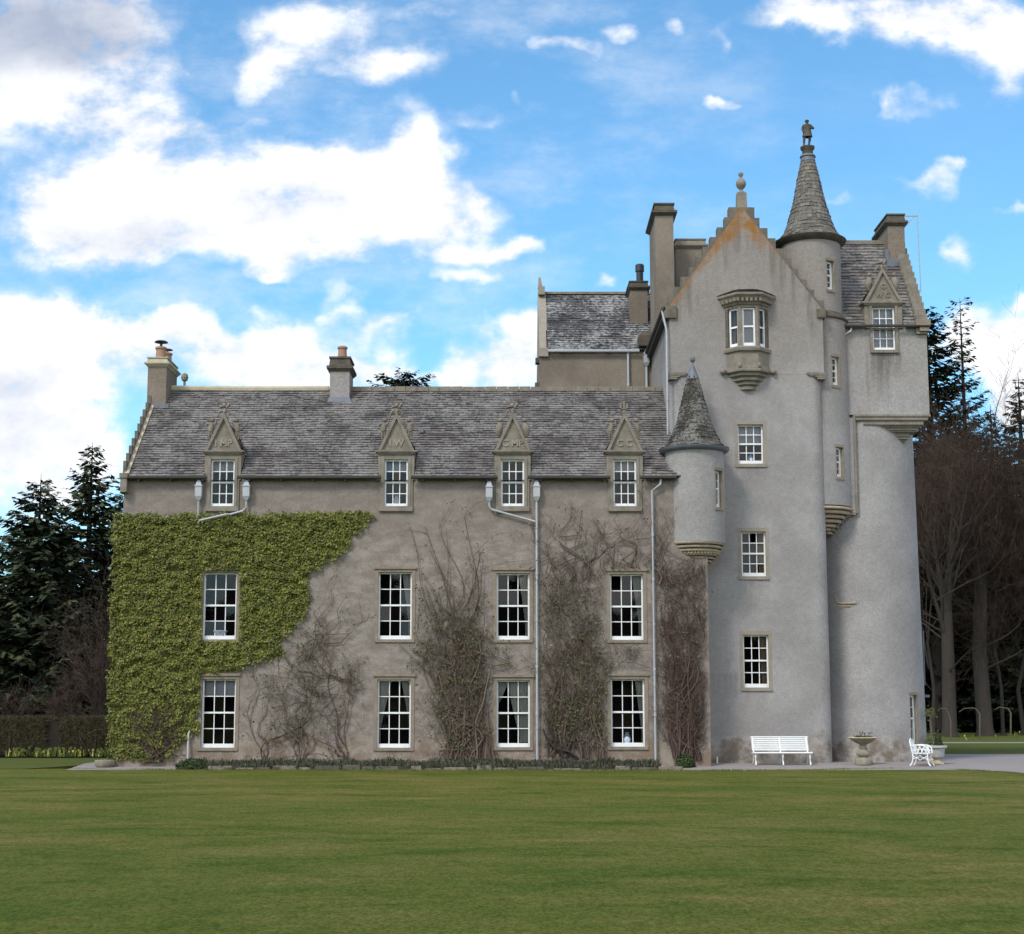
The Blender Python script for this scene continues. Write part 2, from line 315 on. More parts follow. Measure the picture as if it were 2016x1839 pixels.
M('forest_floor', lambda t: t.mix(t.noise(t.P, .4, 7, .65), (.03, .028, .016), (.07, .062, .03)), .98, .03)
M('gravel', lambda t: (t.mix(.8, t.mix(t.noise(t.P, .35, 5), (.235, .205, .195), (.30, .268, .255)), t.mix(t.noise(t.P, 55, 3, .7), (.5, .5, .5), (1.5, 1.5, 1.5)), 'MULTIPLY'), t.noise(t.P, 60, 3), .02), .95, .08)
M('soil', lambda t: t.mix(t.noise(t.P, 12, 6, .7), (.03, .023, .017), (.075, .058, .042)), .98, .03)

# ------------------------------------------------------------------ mesh builder
class MB:
    def __init__(s, mat=None): s.v = []; s.f = []; s.mx = mat
    def add(s, pts):
        i = len(s.v)
        for p in pts: s.v.append(s.mx @ Vector(p) if s.mx is not None else Vector(p))
        return i
    def face(s, *pts):
        i = s.add(pts); s.f.append(tuple(range(i, i+len(pts))))
    def box(s, x0, x1, y0, y1, z0, z1):
        i = s.add([(x0,y0,z0),(x1,y0,z0),(x1,y1,z0),(x0,y1,z0),(x0,y0,z1),(x1,y0,z1),(x1,y1,z1),(x0,y1,z1)])
        for q in ((0,3,2,1),(4,5,6,7),(0,1,5,4),(1,2,6,5),(2,3,7,6),(3,0,4,7)): s.f.append(tuple(i+k for k in q))
    def frustum(s, x0, x1, y0, y1, z0, X0, X1, Y0, Y1, z1):
        i = s.add([(x0,y0,z0),(x1,y0,z0),(x1,y1,z0),(x0,y1,z0),(X0,Y0,z1),(X1,Y0,z1),(X1,Y1,z1),(X0,Y1,z1)])
        for q in ((0,3,2,1),(4,5,6,7),(0,1,5,4),(1,2,6,5),(2,3,7,6),(3,0,4,7)): s.f.append(tuple(i+k for k in q))
    def prism(s, poly, y0, y1):
        """poly: (x, z) counter-clockwise seen from -Y"""
        n = len(poly); i = s.add([(x, y0, z) for x, z in poly]); j = s.add([(x, y1, z) for x, z in poly])
        s.f.append(tuple(range(i, i+n))); s.f.append(tuple(range(j+n-1, j-1, -1)))
        for k in range(n): k2 = (k+1) % n; s.f.append((i+k2, i+k, j+k, j+k2))
    def slab(s, poly, z0, z1):
        n = len(poly); i = s.add([(x, y, z0) for x, y in poly]); j = s.add([(x, y, z1) for x, y in poly])
        s.f.append(tuple(range(i+n-1, i-1, -1))); s.f.append(tuple(range(j, j+n)))
        for k in range(n): k2 = (k+1) % n; s.f.append((i+k, i+k2, j+k2, j+k))
    def tube(s, pts, rad, n=6, caps=True):
        pts = [Vector(p) for p in pts]; m = len(pts)
        if not hasattr(rad, '__len__'): rad = [rad]*m
        base = []
        up = Vector((0.123, .35, 1)).normalized()
        for k, p in enumerate(pts):
            d = (pts[min(k+1, m-1)]-pts[max(k-1, 0)])
            if d.length < 1e-9: d = Vector((0, 0, 1))
            d.normalize(); a = d.cross(up)
            if a.length < .05: a = d.cross(Vector((1, 0, 0)))
            a.normalize(); b = d.cross(a)
            base.append(s.add([p+(a*math.cos(t)+b*math.sin(t))*rad[k] for t in [2*math.pi*q/n for q in range(n)]]))
        for k in range(m-1):
            for q in range(n): s.f.append((base[k]+q, base[k]+(q+1) % n, base[k+1]+(q+1) % n, base[k+1]+q))
        if caps: s.f.append(tuple(base[0]+q for q in range(n-1, -1, -1))); s.f.append(tuple(base[-1]+q for q in range(n)))
    def lathe(s, c, prof, n=32, a0=0, a1=2*math.pi, fn=None):
        full = abs(a1-a0-2*math.pi) < 1e-6; rows = []
        m = n if full else n+1
        for r, z in prof:
            pts = []
            for k in range(m):
                a = a0+(a1-a0)*k/n; rr = r if fn is None else r*fn(a, z)
                pts.append((c[0]+rr*math.sin(a), c[1]-rr*math.cos(a), c[2]+z))
            rows.append(s.add(pts))
        for i in range(len(rows)-1):
            for k in range(n):
                k2 = (k+1) % m
                s.f.append((rows[i]+k, rows[i]+k2, rows[i+1]+k2, rows[i+1]+k))
    def ball(s, c, r, n=8, m=6, ax=None):
        rx, ry, rz = r if hasattr(r, '__len__') else (r, r, r)
        rows = []
        for i in range(m+1):
            t = math.pi*i/m
            pts = []
            for k in range(n):
                a = 2*math.pi*k/n
                p = Vector((rx*math.sin(t)*math.cos(a), ry*math.sin(t)*math.sin(a), -rz*math.cos(t)))
                if ax is not None: p = ax @ p
                pts.append(Vector(c)+p)
            rows.append(s.add(pts))
        for i in range(m):
            for k in range(n): s.f.append((rows[i]+k, rows[i]+(k+1) % n, rows[i+1]+(k+1) % n, rows[i+1]+k))
    def leaf(s, c, size, nrm, rot, ratio=.6):
        """a folded leaf of two triangles"""
        nrm = nrm.normalized(); a = nrm.cross(Vector((0, 0, 1)))
        if a.length < .05: a = Vector((1, 0, 0))
        a.normalize(); b = nrm.cross(a)
        u = a*math.cos(rot)+b*math.sin(rot); v = nrm.cross(u)
        i = s.add([c-u*size*.5, c+v*size*ratio*.5+nrm*size*.10, c+u*size*.5, c-v*size*ratio*.5+nrm*size*.10])
        s.f.append((i, i+1, i+2)); s.f.append((i, i+2, i+3))
    def build(s, name, mat, parent=None, origin=None, smooth=False, merge=False):
        o0 = Vector(origin) if origin is not None else (Vector(parent['_o']) if parent is not None and '_o' in parent else Vector((0, 0, 0)))
        me = bpy.data.meshes.new(name)
        me.from_pydata([tuple(p-o0) for p in s.v], [], s.f)
        me.materials.append(MATS[mat])
        if merge or smooth:
            bm = bmesh.new(); bm.from_mesh(me); bmesh.ops.remove_doubles(bm, verts=bm.verts, dist=1e-4); bm.to_mesh(me); bm.free()
        if smooth:
            for p in me.polygons: p.use_smooth = True
        o = bpy.data.objects.new(name, me); col.objects.link(o)
        if parent is not None: o.parent = parent; o['_o'] = tuple(o0)
        else: o.location = o0; o['_o'] = tuple(o0)
        return o
def smooth_angle(o, deg=40):
    me = o.data
    for p in me.polygons: p.use_smooth = True
    try: me.set_sharp_from_angle(angle=R(deg))
    except Exception: pass
    return o
def thing(name, label, cat, loc=(0, 0, 0), group=None):
    o = bpy.data.objects.new(name, None); col.objects.link(o); o.location = loc; o['_o'] = tuple(loc)
    o.empty_display_size = .3
    return tag(o, label, cat, group)
def tag(o, label, cat, group=None):
    o['label'] = label; o['category'] = cat
    if group: o['group'] = group
    return o
def struct(o): o['kind'] = 'structure'; return o
def stuff(o, label=None, cat=None):
    o['kind'] = 'stuff'
    if label: o['label'] = label
    if cat: o['category'] = cat
    return o
def dup(root, loc, rz=0, scale=1, label=None):
    r = root.copy(); col.objects.link(r); r.location = loc; r.rotation_euler = (0, 0, rz); r.scale = (scale,)*3
    if label: r['label'] = label
    for ch in list(root.children):
        c = ch.copy(); col.objects.link(c); c.parent = r
    return r
# ------------------------------------------------------------------ castle helpers
castle = thing('castle', 'grey and brown harled stone castle with a long slated wing and a gabled tower', 'castle', (0, 0, 0))
def part(mb, name, mat, parent=None, label=None, **k):
    o = mb.build(name, mat, parent or castle, **k)
    if label: o['label'] = label
    return o
def wall_grid(mb, x0, x1, z0, z1, openings, fn):
    xs = sorted({x0, x1} | {min(max(v, x0), x1) for o in openings for v in o[:2]})
    zs = sorted({z0, z1} | {min(max(v, z0), z1) for o in openings for v in o[2:]})
    for i in range(len(xs)-1):
        for j in range(len(zs)-1):
            cx, cz = (xs[i]+xs[i+1])/2, (zs[j]+zs[j+1])/2
            if xs[i+1]-xs[i] < 1e-5 or zs[j+1]-zs[j] < 1e-5: continue
            if any(o[0] < cx < o[1] and o[2] < cz < o[3] for o in openings): continue
            mb.face(fn(xs[i], zs[j]), fn(xs[i+1], zs[j]), fn(xs[i+1], zs[j+1]), fn(xs[i], zs[j+1]))
def round_wall(mb, c, rad, a0, a1, z0, z1, openings=(), n=40):
    """openings (angle0, angle1, z0, z1); angle 0 faces the camera, positive to the right"""
    als = sorted({a0+(a1-a0)*k/n for k in range(n+1)} | {v for o in openings for v in o[:2]})
    zs = sorted({z0, z1} | {v for o in openings for v in o[2:]})
    rf = rad if callable(rad) else (lambda z: rad)
    P = lambda a, z: (c[0]+rf(z)*math.sin(a), c[1]-rf(z)*math.cos(a), z)
    for i in range(len(als)-1):
        for j in range(len(zs)-1):
            ca, cz = (als[i]+als[i+1])/2, (zs[j]+zs[j+1])/2
            if any(o[0]-1e-6 < ca < o[1]+1e-6 and o[2] < cz < o[3] for o in openings): continue
            mb.face(P(als[i], zs[j]), P(als[i+1], zs[j]), P(als[i+1], zs[j+1]), P(als[i], zs[j+1]))
def window(Mx, w_, h, cols, rows, stone='sandstone', jamb=.15, lintel=.17, sill=.12, setb=.12, rec=1.0, hood=True, parent=None, bot=.13, rail=.055, bar=.029, label=None, proud=.022):
    fr = MB(Mx); hw = w_/2; t = .06
    fr.box(-hw, -hw+rail, setb, setb+.09, 0, h); fr.box(hw-rail, hw, setb, setb+.09, 0, h)
    fr.box(-hw+rail, hw-rail, setb+.002, setb+.09, h-rail, h); fr.box(-hw+rail, hw-rail, setb-.012, setb+.09, 0, bot)
    mid = h*.5+.02
    fr.box(-hw+rail, hw-rail, setb+.006, setb+.085, mid-.03, mid+.03)
    iw = w_-2*rail
    for (za, zb, y, nr) in ((bot, mid-.03, setb+.045, rows//2), (mid+.03, h-rail, setb+.015, rows-rows//2)):
        for k in range(1, cols):
            x = -hw+rail+iw*k/cols; fr.box(x-bar/2, x+bar/2, y, y+.03, za, zb)
        for k in range(1, nr):
            z = za+(zb-za)*k/nr; fr.box(-hw+rail, hw-rail, y+.003, y+.027, z-bar/2, z+bar/2)
    o = fr.build('window', 'white_paint', parent or castle)
    if label: o['label'] = label
    gl = MB(Mx)
    for (za, zb, y, nr) in ((bot, mid, setb+.06, rows//2), (mid, h-rail, setb+.03, rows-rows//2)):
        for i in range(cols):
            for j in range(nr):      # old crown glass: every pane sits a little differently in its putty
                a_, b_ = -hw+rail+iw*i/cols, -hw+rail+iw*(i+1)/cols; c_, d_ = za+(zb-za)*j/nr, za+(zb-za)*(j+1)/nr
                e = [random.uniform(-.007, .007) for _ in range(2)]
                gl.face((a_, y-e[0]-e[1], c_), (b_, y+e[0]-e[1], c_), (b_, y+e[0]+e[1], d_), (a_, y-e[0]+e[1], d_))
    gl.build('pane', 'glass', o)
    if stone:
        st = MB(Mx); yb = setb+.05
        st.box(-hw-jamb, -hw, -proud, yb, 0, h); st.box(hw, hw+jamb, -proud, yb, 0, h)
        st.box(-hw-jamb, hw+jamb, -proud-.002, yb, h, h+lintel)
        if hood: st.box(-hw-jamb-.03, hw+jamb+.03, -.07, -proud-.002, h+lintel*.62, h+lintel+.015)
        st.build('surround', stone, o)
        si = MB(Mx); si.box(-hw-jamb*.9, hw+jamb*.9, -.045, yb, -sill, -.002); si.build('sill', stone, o)
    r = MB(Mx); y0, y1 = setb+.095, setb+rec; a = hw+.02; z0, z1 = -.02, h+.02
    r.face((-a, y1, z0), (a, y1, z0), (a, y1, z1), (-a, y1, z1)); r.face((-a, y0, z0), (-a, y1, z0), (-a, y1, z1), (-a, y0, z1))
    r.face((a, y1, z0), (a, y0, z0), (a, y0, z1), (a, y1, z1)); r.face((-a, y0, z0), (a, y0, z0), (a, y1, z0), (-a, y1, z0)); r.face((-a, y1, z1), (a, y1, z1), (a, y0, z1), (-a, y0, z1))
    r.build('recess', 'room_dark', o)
    return o
def rect(px0, px1, py0, py1, Y):
    a = W(px0, py1, Y); b = W(px1, py0, Y); m = W((px0+px1)/2, (py0+py1)/2, Y)
    w_ = (W(px1, (py0+py1)/2, Y)-W(px0, (py0+py1)/2, Y)).x
    return m.x-w_/2, m.x+w_/2, WZ(py1, Y), WZ(py0, Y)
def place(x, Y, z, ang=0): return Matrix.Translation((x, Y, z)) @ Matrix.Rotation(ang, 4, 'Z')
def slates(mb, O, U, V, width, height, course, sw, keep=None, lift=.03, rg=random, gaps=(), vgap=0):
    lift *= 1.35
    """slates laid course by course on the plane O + u U + v V"""
    U = Vector(U).normalized(); V = Vector(V).normalized(); N = U.cross(V).normalized(); O = Vector(O)
    nc = max(1, int(round(height/course))); ch = height/nc
    for c in range(nc):
        v0 = c*ch; v1 = v0+ch*1.2; u = -sw*rg.random()
        while u < width:
            s = sw*rg.uniform(.62, 1.45); u0 = max(u, 0); u1 = min(u+s-.006, width); u += s
            if v0 < vgap:
                for a, b in gaps:
                    if u0 < a < u1: u1 = a
                    elif u0 < b < u1: u0 = b
                    elif a <= u0 and u1 <= b: u1 = u0
            if u1-u0 < .02: continue
            if keep and not keep((u0+u1)/2, v0+ch*.5): continue
            j = rg.uniform(-.014, .014); l0 = lift*rg.uniform(.75, 1.35); l1 = .004
            dz = rg.uniform(-.006, .006)
            a = O+U*u0+V*(v0+j)+N*(l0+dz); b = O+U*u1+V*(v0+j)+N*(l0-dz); cc = O+U*u1+V*v1+N*l1; d = O+U*u0+V*v1+N*l1
            i = mb.add([a, b, cc, d, a-N*.028, b-N*.028]); mb.f.append((i, i+1, i+2, i+3)); mb.f.append((i+4, i+5, i+1, i))
def cone_slates(mb, c, prof, course, sw, rg=random):
    """prof: list of (r, z) from the eave up"""
    seg = [0]
    for i in range(1, len(prof)): seg.append(seg[-1]+math.dist(prof[i-1], prof[i]))
    def at(s):
        s = min(max(s, 0), seg[-1]-1e-6)
        for i in range(1, len(seg)):
            if s <= seg[i]:
                t = (s-seg[i-1])/(seg[i]-seg[i-1]); return (prof[i-1][0]*(1-t)+prof[i][0]*t, prof[i-1][1]*(1-t)+prof[i][1]*t)
    n = int(seg[-1]/course)
    for k in range(n):
        r0, z0 = at(k*course); r1, z1 = at((k+1.2)*course)
        m = max(7, int(2*math.pi*r0/sw)); off = rg.random()
        for q in range(m):
            a0 = 2*math.pi*(q+off)/m; a1 = 2*math.pi*(q+1+off)/m-.006/max(r0, .1)
            l = .024*rg.uniform(.6, 1.5); j = rg.uniform(-.03, .03)
            P = lambda r, a, z: (c[0]+r*math.sin(a), c[1]-r*math.cos(a), c[2]+z)
            i = mb.add([P(r0+l, a0, z0+j), P(r0+l, a1, z0+j), P(r1+.004, a1, z1), P(r1+.004, a0, z1), P(r0-.01, a0, z0+j-.02), P(r0-.01, a1, z0+j-.02)])
            mb.f.append((i, i+1, i+2, i+3)); mb.f.append((i+4, i+5, i+1, i))
def letters(text, Mx, size, parent, mat, squeeze=1.0, serif=True):
    cu = bpy.data.curves.new('t', 'FONT'); cu.body = text; cu.size = size; cu.extrude = .022; cu.align_x = 'CENTER'; cu.space_character = squeeze; cu.bevel_depth = .004; cu.offset = .006
    ob = bpy.data.objects.new('t', cu); col.objects.link(ob)
    dg = bpy.context.evaluated_depsgraph_get(); me = bpy.data.meshes.new_from_object(ob.evaluated_get(dg))
    bpy.data.objects.remove(ob); bpy.data.curves.remove(cu)
    me.transform(Mx @ Matrix.Rotation(R(90), 4, 'X'))
    me.materials.clear(); me.materials.append(MATS[mat])
    o = bpy.data.objects.new('lettering', me); col.objects.link(o); o.parent = parent; o['_o'] = (0, 0, 0)
    return o
CURT = []     # curtains, made after the castle

# ------------------------------------------------------------------ the long wing
XL = WX(236, 1200, 0); XR = WX(1396.5, 1300, 0)
YE = -.2; ZE = WZ(938, YE); YR = 4.1; ZR = WZ(768, YR); SL_ = (ZR-ZE)/(YR-YE)
ZW = ZE+.12
wins = []
WROWS = [  # px rects of the sash windows of the wing: x0, x1, y0, y1
 (400.7,466.4,1127.6,1259),(745,811,1127,1259),(977.7,1042.4,1129,1259.5),(1200.8,1266,1130.8,1260),
 (397.7,464.3,1337,1472),(743,809,1338,1472),(977.7,1043,1339.5,1471),(1202.5,1269,1336.7,1470)]
DORM = [(415.8,462.4),(757.3,803.1),(986.3,1032),(1207,1252.5)]
hol = [rect(a, b, c, d, .1) for a, b, c, d in WROWS]
dhol = [rect(a, b, 905.5, 997.3, .06) for a, b in DORM]
mb = MB(); wall_grid(mb, XL, XR, -.4, ZW, hol+[(a, b, c, 99) for a, b, c, d in dhol], lambda x, z: (x, 0, z))
YB = 2*YR-YE
mb.face((XR, 0, -.4), (XR, YB, -.4), (XR, YB, ZW), (XR, 0, ZW)); mb.face((XR, YB, -.4), (XL, YB, -.4), (XL, YB, ZW), (XR, YB, ZW))
# left gable wall with its crow steps
zg = lambda y: ZE+SL_*(min(y, YB+YE-y)-YE)
mb.face((XL, YB, -.4), (XL, 0, -.4), (XL, 0, ZW), (XL, YR, ZR+.1), (XL, YB, ZW))
part(mb, 'wall', 'harl_wing', label='brown harled front wall of the long wing')
GT = WX(253, 935, 0)-XL      # thickness of the gable head
st = MB(); nst = 11
for k in range(nst):
    y0 = -.12+(YR-.15)*k/nst; y1 = -.12+(YR-.15)*(k+1)/nst
    z1 = zg(y1)+.16
    e_ = .003*(k % 4)
    for (a, b) in ((y0, y1+.1), (YB+YE-y1-.1, YB+YE-y0)): st.box(XL-.03-e_, XL+GT-.06-e_, a, b, zg(y0)-.5, z1)
part(st, 'crow_steps', 'step_stone', label='crow steps on the left gable of the wing')
st = MB(); st.box(XL-.06, XL+GT+.02, -.30, .3, ZE-.55, ZE-.06); st.box(XL-.09, XL+GT+.05, -.34, .3, ZE-.06, ZE+.10)
part(st, 'skewputt', 'grey_stone')
st = MB(); x = XL+GT
st.face((x-.1, YE, ZE+.10), (x+.05, YE, ZE+.10), (x+.05, YR, ZR+.12), (x-.1, YR, ZR+.12)); st.face((x+.05, YE, ZE-.05), (x+.05, YR, ZR-.02), (x+.05, YR, ZR+.12), (x+.05, YE, ZE+.10))
part(st, 'flashing', 'pale_cope')
# dormer gaps in the slating
dgap = [(WX((a+b)/2, 950, 0)-.625, WX((a+b)/2, 950, 0)+.645) for a, b in DORM]
RL = XL+GT; RW = XR-.05-RL; SLEN = math.hypot(YR-YE, ZR-ZE)
vy = (YR-YE)/SLEN
def keepf(u, v):
    x = RL+u
    return not (any(a < x < b for a, b in dgap) and v*vy+YE < .9)
mb = MB(); slates(mb, (RL, YE, ZE), (1, 0, 0), (0, YR-YE, ZR-ZE), RW, SLEN, .155, .235, gaps=[(a-RL, b-RL) for a, b in dgap], vgap=1.45)
ro = part(mb, 'roof', 'slate', label='stone slate roof of the long wing')
mb = MB(); slates(mb, (RL+RW, YB, ZE), (-1, 0, 0), (0, -(YR-YE), ZR-ZE), RW, SLEN, .155, .30)
part(mb, 'roof', 'slate', label='far slope of the stone slate roof of the long wing')
mb = MB()
xs = [RL]+[v for g in dgap for v in g]+[RL+RW]
for i in range(0, len(xs), 2): mb.face((xs[i], YE+.02, ZE-.03), (xs[i+1], YE+.02, ZE-.03), (xs[i+1], .9, ZE-.03+SL_*(.9-YE)), (xs[i], .9, ZE-.03+SL_*(.9-YE)))
mb.face((RL, .9, ZE-.03+SL_*(.9-YE)), (RL+RW, .9, ZE-.03+SL_*(.9-YE)), (RL+RW, YR, ZR-.03), (RL, YR, ZR-.03))
part(mb, 'roof_boarding', 'room_dark', ro)
mb = MB(); x1 = WX(648, 766, YR)
mb.tube([(RL+.4, YR, ZR+.05), ((RL+x1)/2, YR, ZR+.02), (x1, YR, ZR+.03)], .13, 8); part(mb, 'ridge', 'pale_cope', label='cream ridge tiles at the left of the wing roof')
mb = MB(); x0 = WX(688, 766, YR); n = 30
for k in range(n):
    a = x0+(RL+RW-x0)*k/n; b = x0+(RL+RW-x0)*(k+1)/n; h = random.uniform(0, .025)
    mb.prism([(a, ZR-.06), (b-.015, ZR-.06), (b-.015, ZR+.10+h), (a, ZR+.10+h*.5)], YR-.13, YR+.13)
part(mb, 'ridge', 'grey_stone', label='mossy stone ridge at the right of the wing roof')
# gutter, interrupted by the dormers
mb = MB(); xs[-1] = WX(1330, 940, 0)
for i in range(0, len(xs), 2):
    a, b = xs[i]-(.0 if i == 0 else .12), xs[i+1]+(.12 if i < len(xs)-2 else 0)
    mb.tube([(a, YE-.05, ZE-.035), (b, YE-.05, ZE-.035)], .062, 7)
    k = a+.4
    while k < b: mb.box(k, k+.04, YE-.06, .02, ZE-.16, ZE-.10); k += 1.1
part(mb, 'gutter', 'gutter_iron', label='dark iron gutter along the wing eave')
mb = MB(); bx = WX(829, 845, 1.5); y = YE+(WZ(845, 1.6)-ZE)/SL_
mb.box(bx-.07, bx+.07, y-.25, y+.1, ZE+SL_*(y-YE)-.1, ZE+SL_*(y-YE)+.06); part(mb, 'roof_vent', 'lead')
# sash windows of the wing
WL = ['tall sash window framed by ivy, first floor', 'tall sash window between ivy and bare creeper, first floor', 'tall sash window left of the long downpipe, first floor', 'tall sash window beside the corner turret, first floor',
      'ground floor sash window at the edge of the ivy', 'ground floor sash window between two bare shrubs', 'ground floor sash window with wide cream curtain', 'ground floor sash window with a vase on its sill']
for i, (a, b, c, d) in enumerate(hol):
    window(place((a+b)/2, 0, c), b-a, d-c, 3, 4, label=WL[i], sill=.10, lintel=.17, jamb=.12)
    wins.append((a, b, c, d))
# dormers
TXT = [('I MP', 1.0), ('I W', 1.0), ('C MP', .95), ('C C', 1.0)]
def carving_ball(mb, x, z, y, sx, sz): mb.ball((x, y, z), (sx, .09, sz), 8, 6)
def figure(mb, x, y, z, s, side, kind):
    """a small carved supporter leaning up the slope of a pediment; side -1 left, +1 right"""
    L = lambda a, b: (x+side*a*s, y, z+b*s); s0 = s; s = s*1.35; L = lambda a, b: (x+side*(a*s0*1.15+.03), y, z+b*s0*1.15)
    if kind == 'bird':
        mb.tube([L(.02, -.42), L(.06, -.22), L(.02, .05), L(-.03, .22)], [.05*s, .13*s, .15*s, .07*s], 8); mb.ball(L(-.01, .34), (.085*s, .09*s, .09*s)); mb.tube([L(.05, .36), L(.17, .32)], [.04*s, .012*s], 5)
        mb.tube([L(.1, .12), L(.16, -.1), L(.14, -.36)], [.05*s, .06*s, .02*s], 6); mb.tube([L(-.02, -.4), L(-.08, -.52)], [.045*s, .03*s], 5)
    else:
        mb.tube([L(-.02, .22), L(.02, .02), L(.05, -.18)], [.07*s, .12*s, .09*s], 8); mb.ball(L(-.02, .36), (.09*s, .095*s, .10*s))
        mb.tube([L(-.04, .16), L(-.16, .2), L(-.22, .36)], [.05*s, .04*s, .03*s], 6); mb.tube([L(.06, .16), L(.22, .22), L(.27, .05)], [.06*s, .075*s, .02*s], 6)
        mb.tube([L(.04, -.16), L(.11, -.34), L(.07, -.54)], [.075*s, .055*s, .035*s], 6); mb.tube([L(.0, -.16), L(.0, -.32), L(-.04, -.44)], [.07*s, .05*s, .03*s], 6); mb.tube([L(.12, -.1), L(.22, .02)], [.03*s, .02*s], 5)
def dormer(i, cxp, hole, Y0, pyb, pya, hwp, zb, depth, txt, kind, stone, kids, wlabel, letters_fn, roofmat):
    a, b, c, d = hole; cx = (a+b)/2
    hw = (WX(cxp+hwp, pyb, Y0)-WX(cxp-hwp, pyb, Y0))/2
    zp = WZ(pyb, Y0-.06); za = WZ(pya, Y0-.06)
    bw = hw+.0; yf = Y0-.05
    mb = MB()
    bl, zsp = kids if kids else (bw*.92, ZE-.1)
    wall_grid(mb, cx-bl, cx+bl, zb, zsp, [(a, b, c, d)], lambda x, z: (x, yf, z)); wall_grid(mb, cx-bw, cx+bw, zsp, zp-.14, [(a, b, c, d)], lambda x, z: (x, yf, z))
    for s in (-1, 1):
        mb.face((cx+s*bl, yf, zb), (cx+s*bl, yf+.2, zb), (cx+s*bl, yf+.2, zsp), (cx+s*bl, yf, zsp))
        mb.face((cx+s*bw, yf, zsp), (cx+s*bw, depth, zsp), (cx+s*bw, depth, zp), (cx+s*bw, yf, zp))
    mb.face((cx-bl, yf, zb), (cx+bl, yf, zb), (cx+bl, yf+.2, zb), (cx-bl, yf+.2, zb)); mb.face((cx-bw, yf, zsp), (cx+bw, yf, zsp), (cx+bw, depth, zsp), (cx-bw, depth, zsp))
    # reveals of the opening
    for (p, q) in (((a, c), (a, d)), ((b, d), (b, c)), ((a, d), (b, d)), ((b, c), (a, c))):
        mb.face((p[0], yf, p[1]), (q[0], yf, q[1]), (q[0], yf+.2, q[1]), (p[0], yf+.2, p[1]))
    # stepped jambs around the opening
    mb.box(a-.10, a-.003, yf-.03, yf+.1, c, d+.07); mb.box(b+.003, b+.10, yf-.03, yf+.1, c, d+.07)
    mb.box(cx-bl-.003, cx+bl+.003, yf-.04, yf+.1, c-(.17 if not kids else .11), c-.003)
    o = mb.build('dormer', stone, castle); o['label'] = wlabel
    ped = MB(); t = .16
    ped.box(cx-hw-.10, cx+hw+.10, yf-.11, Y0+.25, zp-.055, zp); ped.box(cx-hw-.03, cx+hw+.03, yf-.07, Y0+.25, zp-.11, zp-.057); ped.box(cx-hw+.06, cx+hw-.06, yf-.035, Y0+.25, zp-.15, zp-.112)
    ped.prism([(cx-hw+.1, zp+.002), (cx+hw-.1, zp+.002), (cx, za-.2)], yf-.01, Y0+.22)
    L = math.hypot(hw, za-zp); ux, uz = hw/L, (za-zp)/L
    for s in (-1, 1):
        p0 = (cx+s*(hw+.0), zp+.002); p1 = (cx, za)
        q0 = (cx+s*(hw-.11), zp+.002); q1 = (cx, za-.11*uz/ux)
        poly = [p0, p1, q1, q0] if s > 0 else [q0, q1, p1, p0]
        ped.prism(poly, yf-.09, Y0+.22)
    ped.build('pediment', stone, o)
    letters_fn(o, cx, zp, za, yf)
    cv = MB(); s = .66 if kind != 'bird' else .70
    zc = zp+(za-zp)*.58; xc = hw*(1-.58)
    for sd_ in (-1, 1): figure(cv, cx+sd_*(xc+.14), yf+.07, zc+.02, s, sd_, kind); smooth_angle(cv.build('carving', stone, o), 60); cv = MB()
    y = yf+.07
    if kind == 'castle':
        cv.box(cx-.06, cx+.06, y-.06, y+.06, za-.05, za+.1); cv.box(cx-.09, cx+.09, y-.08, y+.08, za+.1, za+.14); 
        for q in (-.12, 0, .1): cv.box(cx+q-.035, cx+q+.035, y-.05, y+.05, za+.14, za+.30+.06*(q == 0))
        pass
    else:
        cv.ball((cx, y, za+.03), (.07, .08, .13)); cv.ball((cx-.02, y-.02, za+.23), (.085, .08, .085))
        cv.tube([(cx-.05, y, za+.10), (cx-.19, y, za+.02), (cx-.24, y, za-.16)], [.05, .035, .025], 6); cv.tube([(cx+.05, y, za+.10), (cx+.15, y, za+.03), (cx+.2, y, za-.08)], [.05, .04, .03], 6)
        cv.tube([(cx+.05, y, za+.16), (cx+.16, y, za+.28), (cx+.12, y, za+.38)], [.05, .06, .02], 6); cv.ball((cx-.12, y, za+.2), (.07, .06, .05))
    smooth_angle(cv.build('carving', stone, o), 60)
    rf = MB(); zr = za-.28; dz = zp+.02
    Ub = depth+.9
    for s in (-1, 1):
        if s < 0: slates(rf, (cx-hw-.03, Ub, dz), (0, -1, 0), (hw+.03, 0, zr-dz), Ub-Y0-.2, math.hypot(hw+.03, zr-dz), .15, .25)
        else: slates(rf, (cx+hw+.03, Y0+.2, dz), (0, 1, 0), (-hw-.03, 0, zr-dz), Ub-Y0-.2, math.hypot(hw+.03, zr-dz), .15, .25)
    rf.build('dormer_roof', roofmat, o)
    window_in(o, place(cx, yf, c), b-a, d-c)
    return o
def window_in(o, Mx, w_, h):
    """sash, pane and recess as sub-parts of a dormer"""
    fr = window(Mx, w_, h, 3, 4, stone=None, setb=.09, rec=.8, bot=.10)
    fr.name = 'sash_frame'
    fr.parent = o
    for ch in list(fr.children): ch.parent = o
def txt_wing(t, sq):
    def f(o, cx, zp, za, yf):
        letters(t, Matrix.Translation((cx, yf-.012, zp+.15)), .33, o, 'pale_stone', sq)
    return f
DW = ['left dormer with letters I MP', 'dormer with letters I W', 'dormer with letters C MP', 'dormer with letters C C beside the turret']
for i, (a, b) in enumerate(DORM):
    dormer(i, (a+b)/2+.5, dhol[i], 0, 887, 811, 35.5, dhol[i][2]-.2, 1.4, TXT[i][0], ('cherub', 'cherub', 'bird', 'castle')[i], 'grey_stone', None, DW[i], txt_wing(*TXT[i]), 'slate')
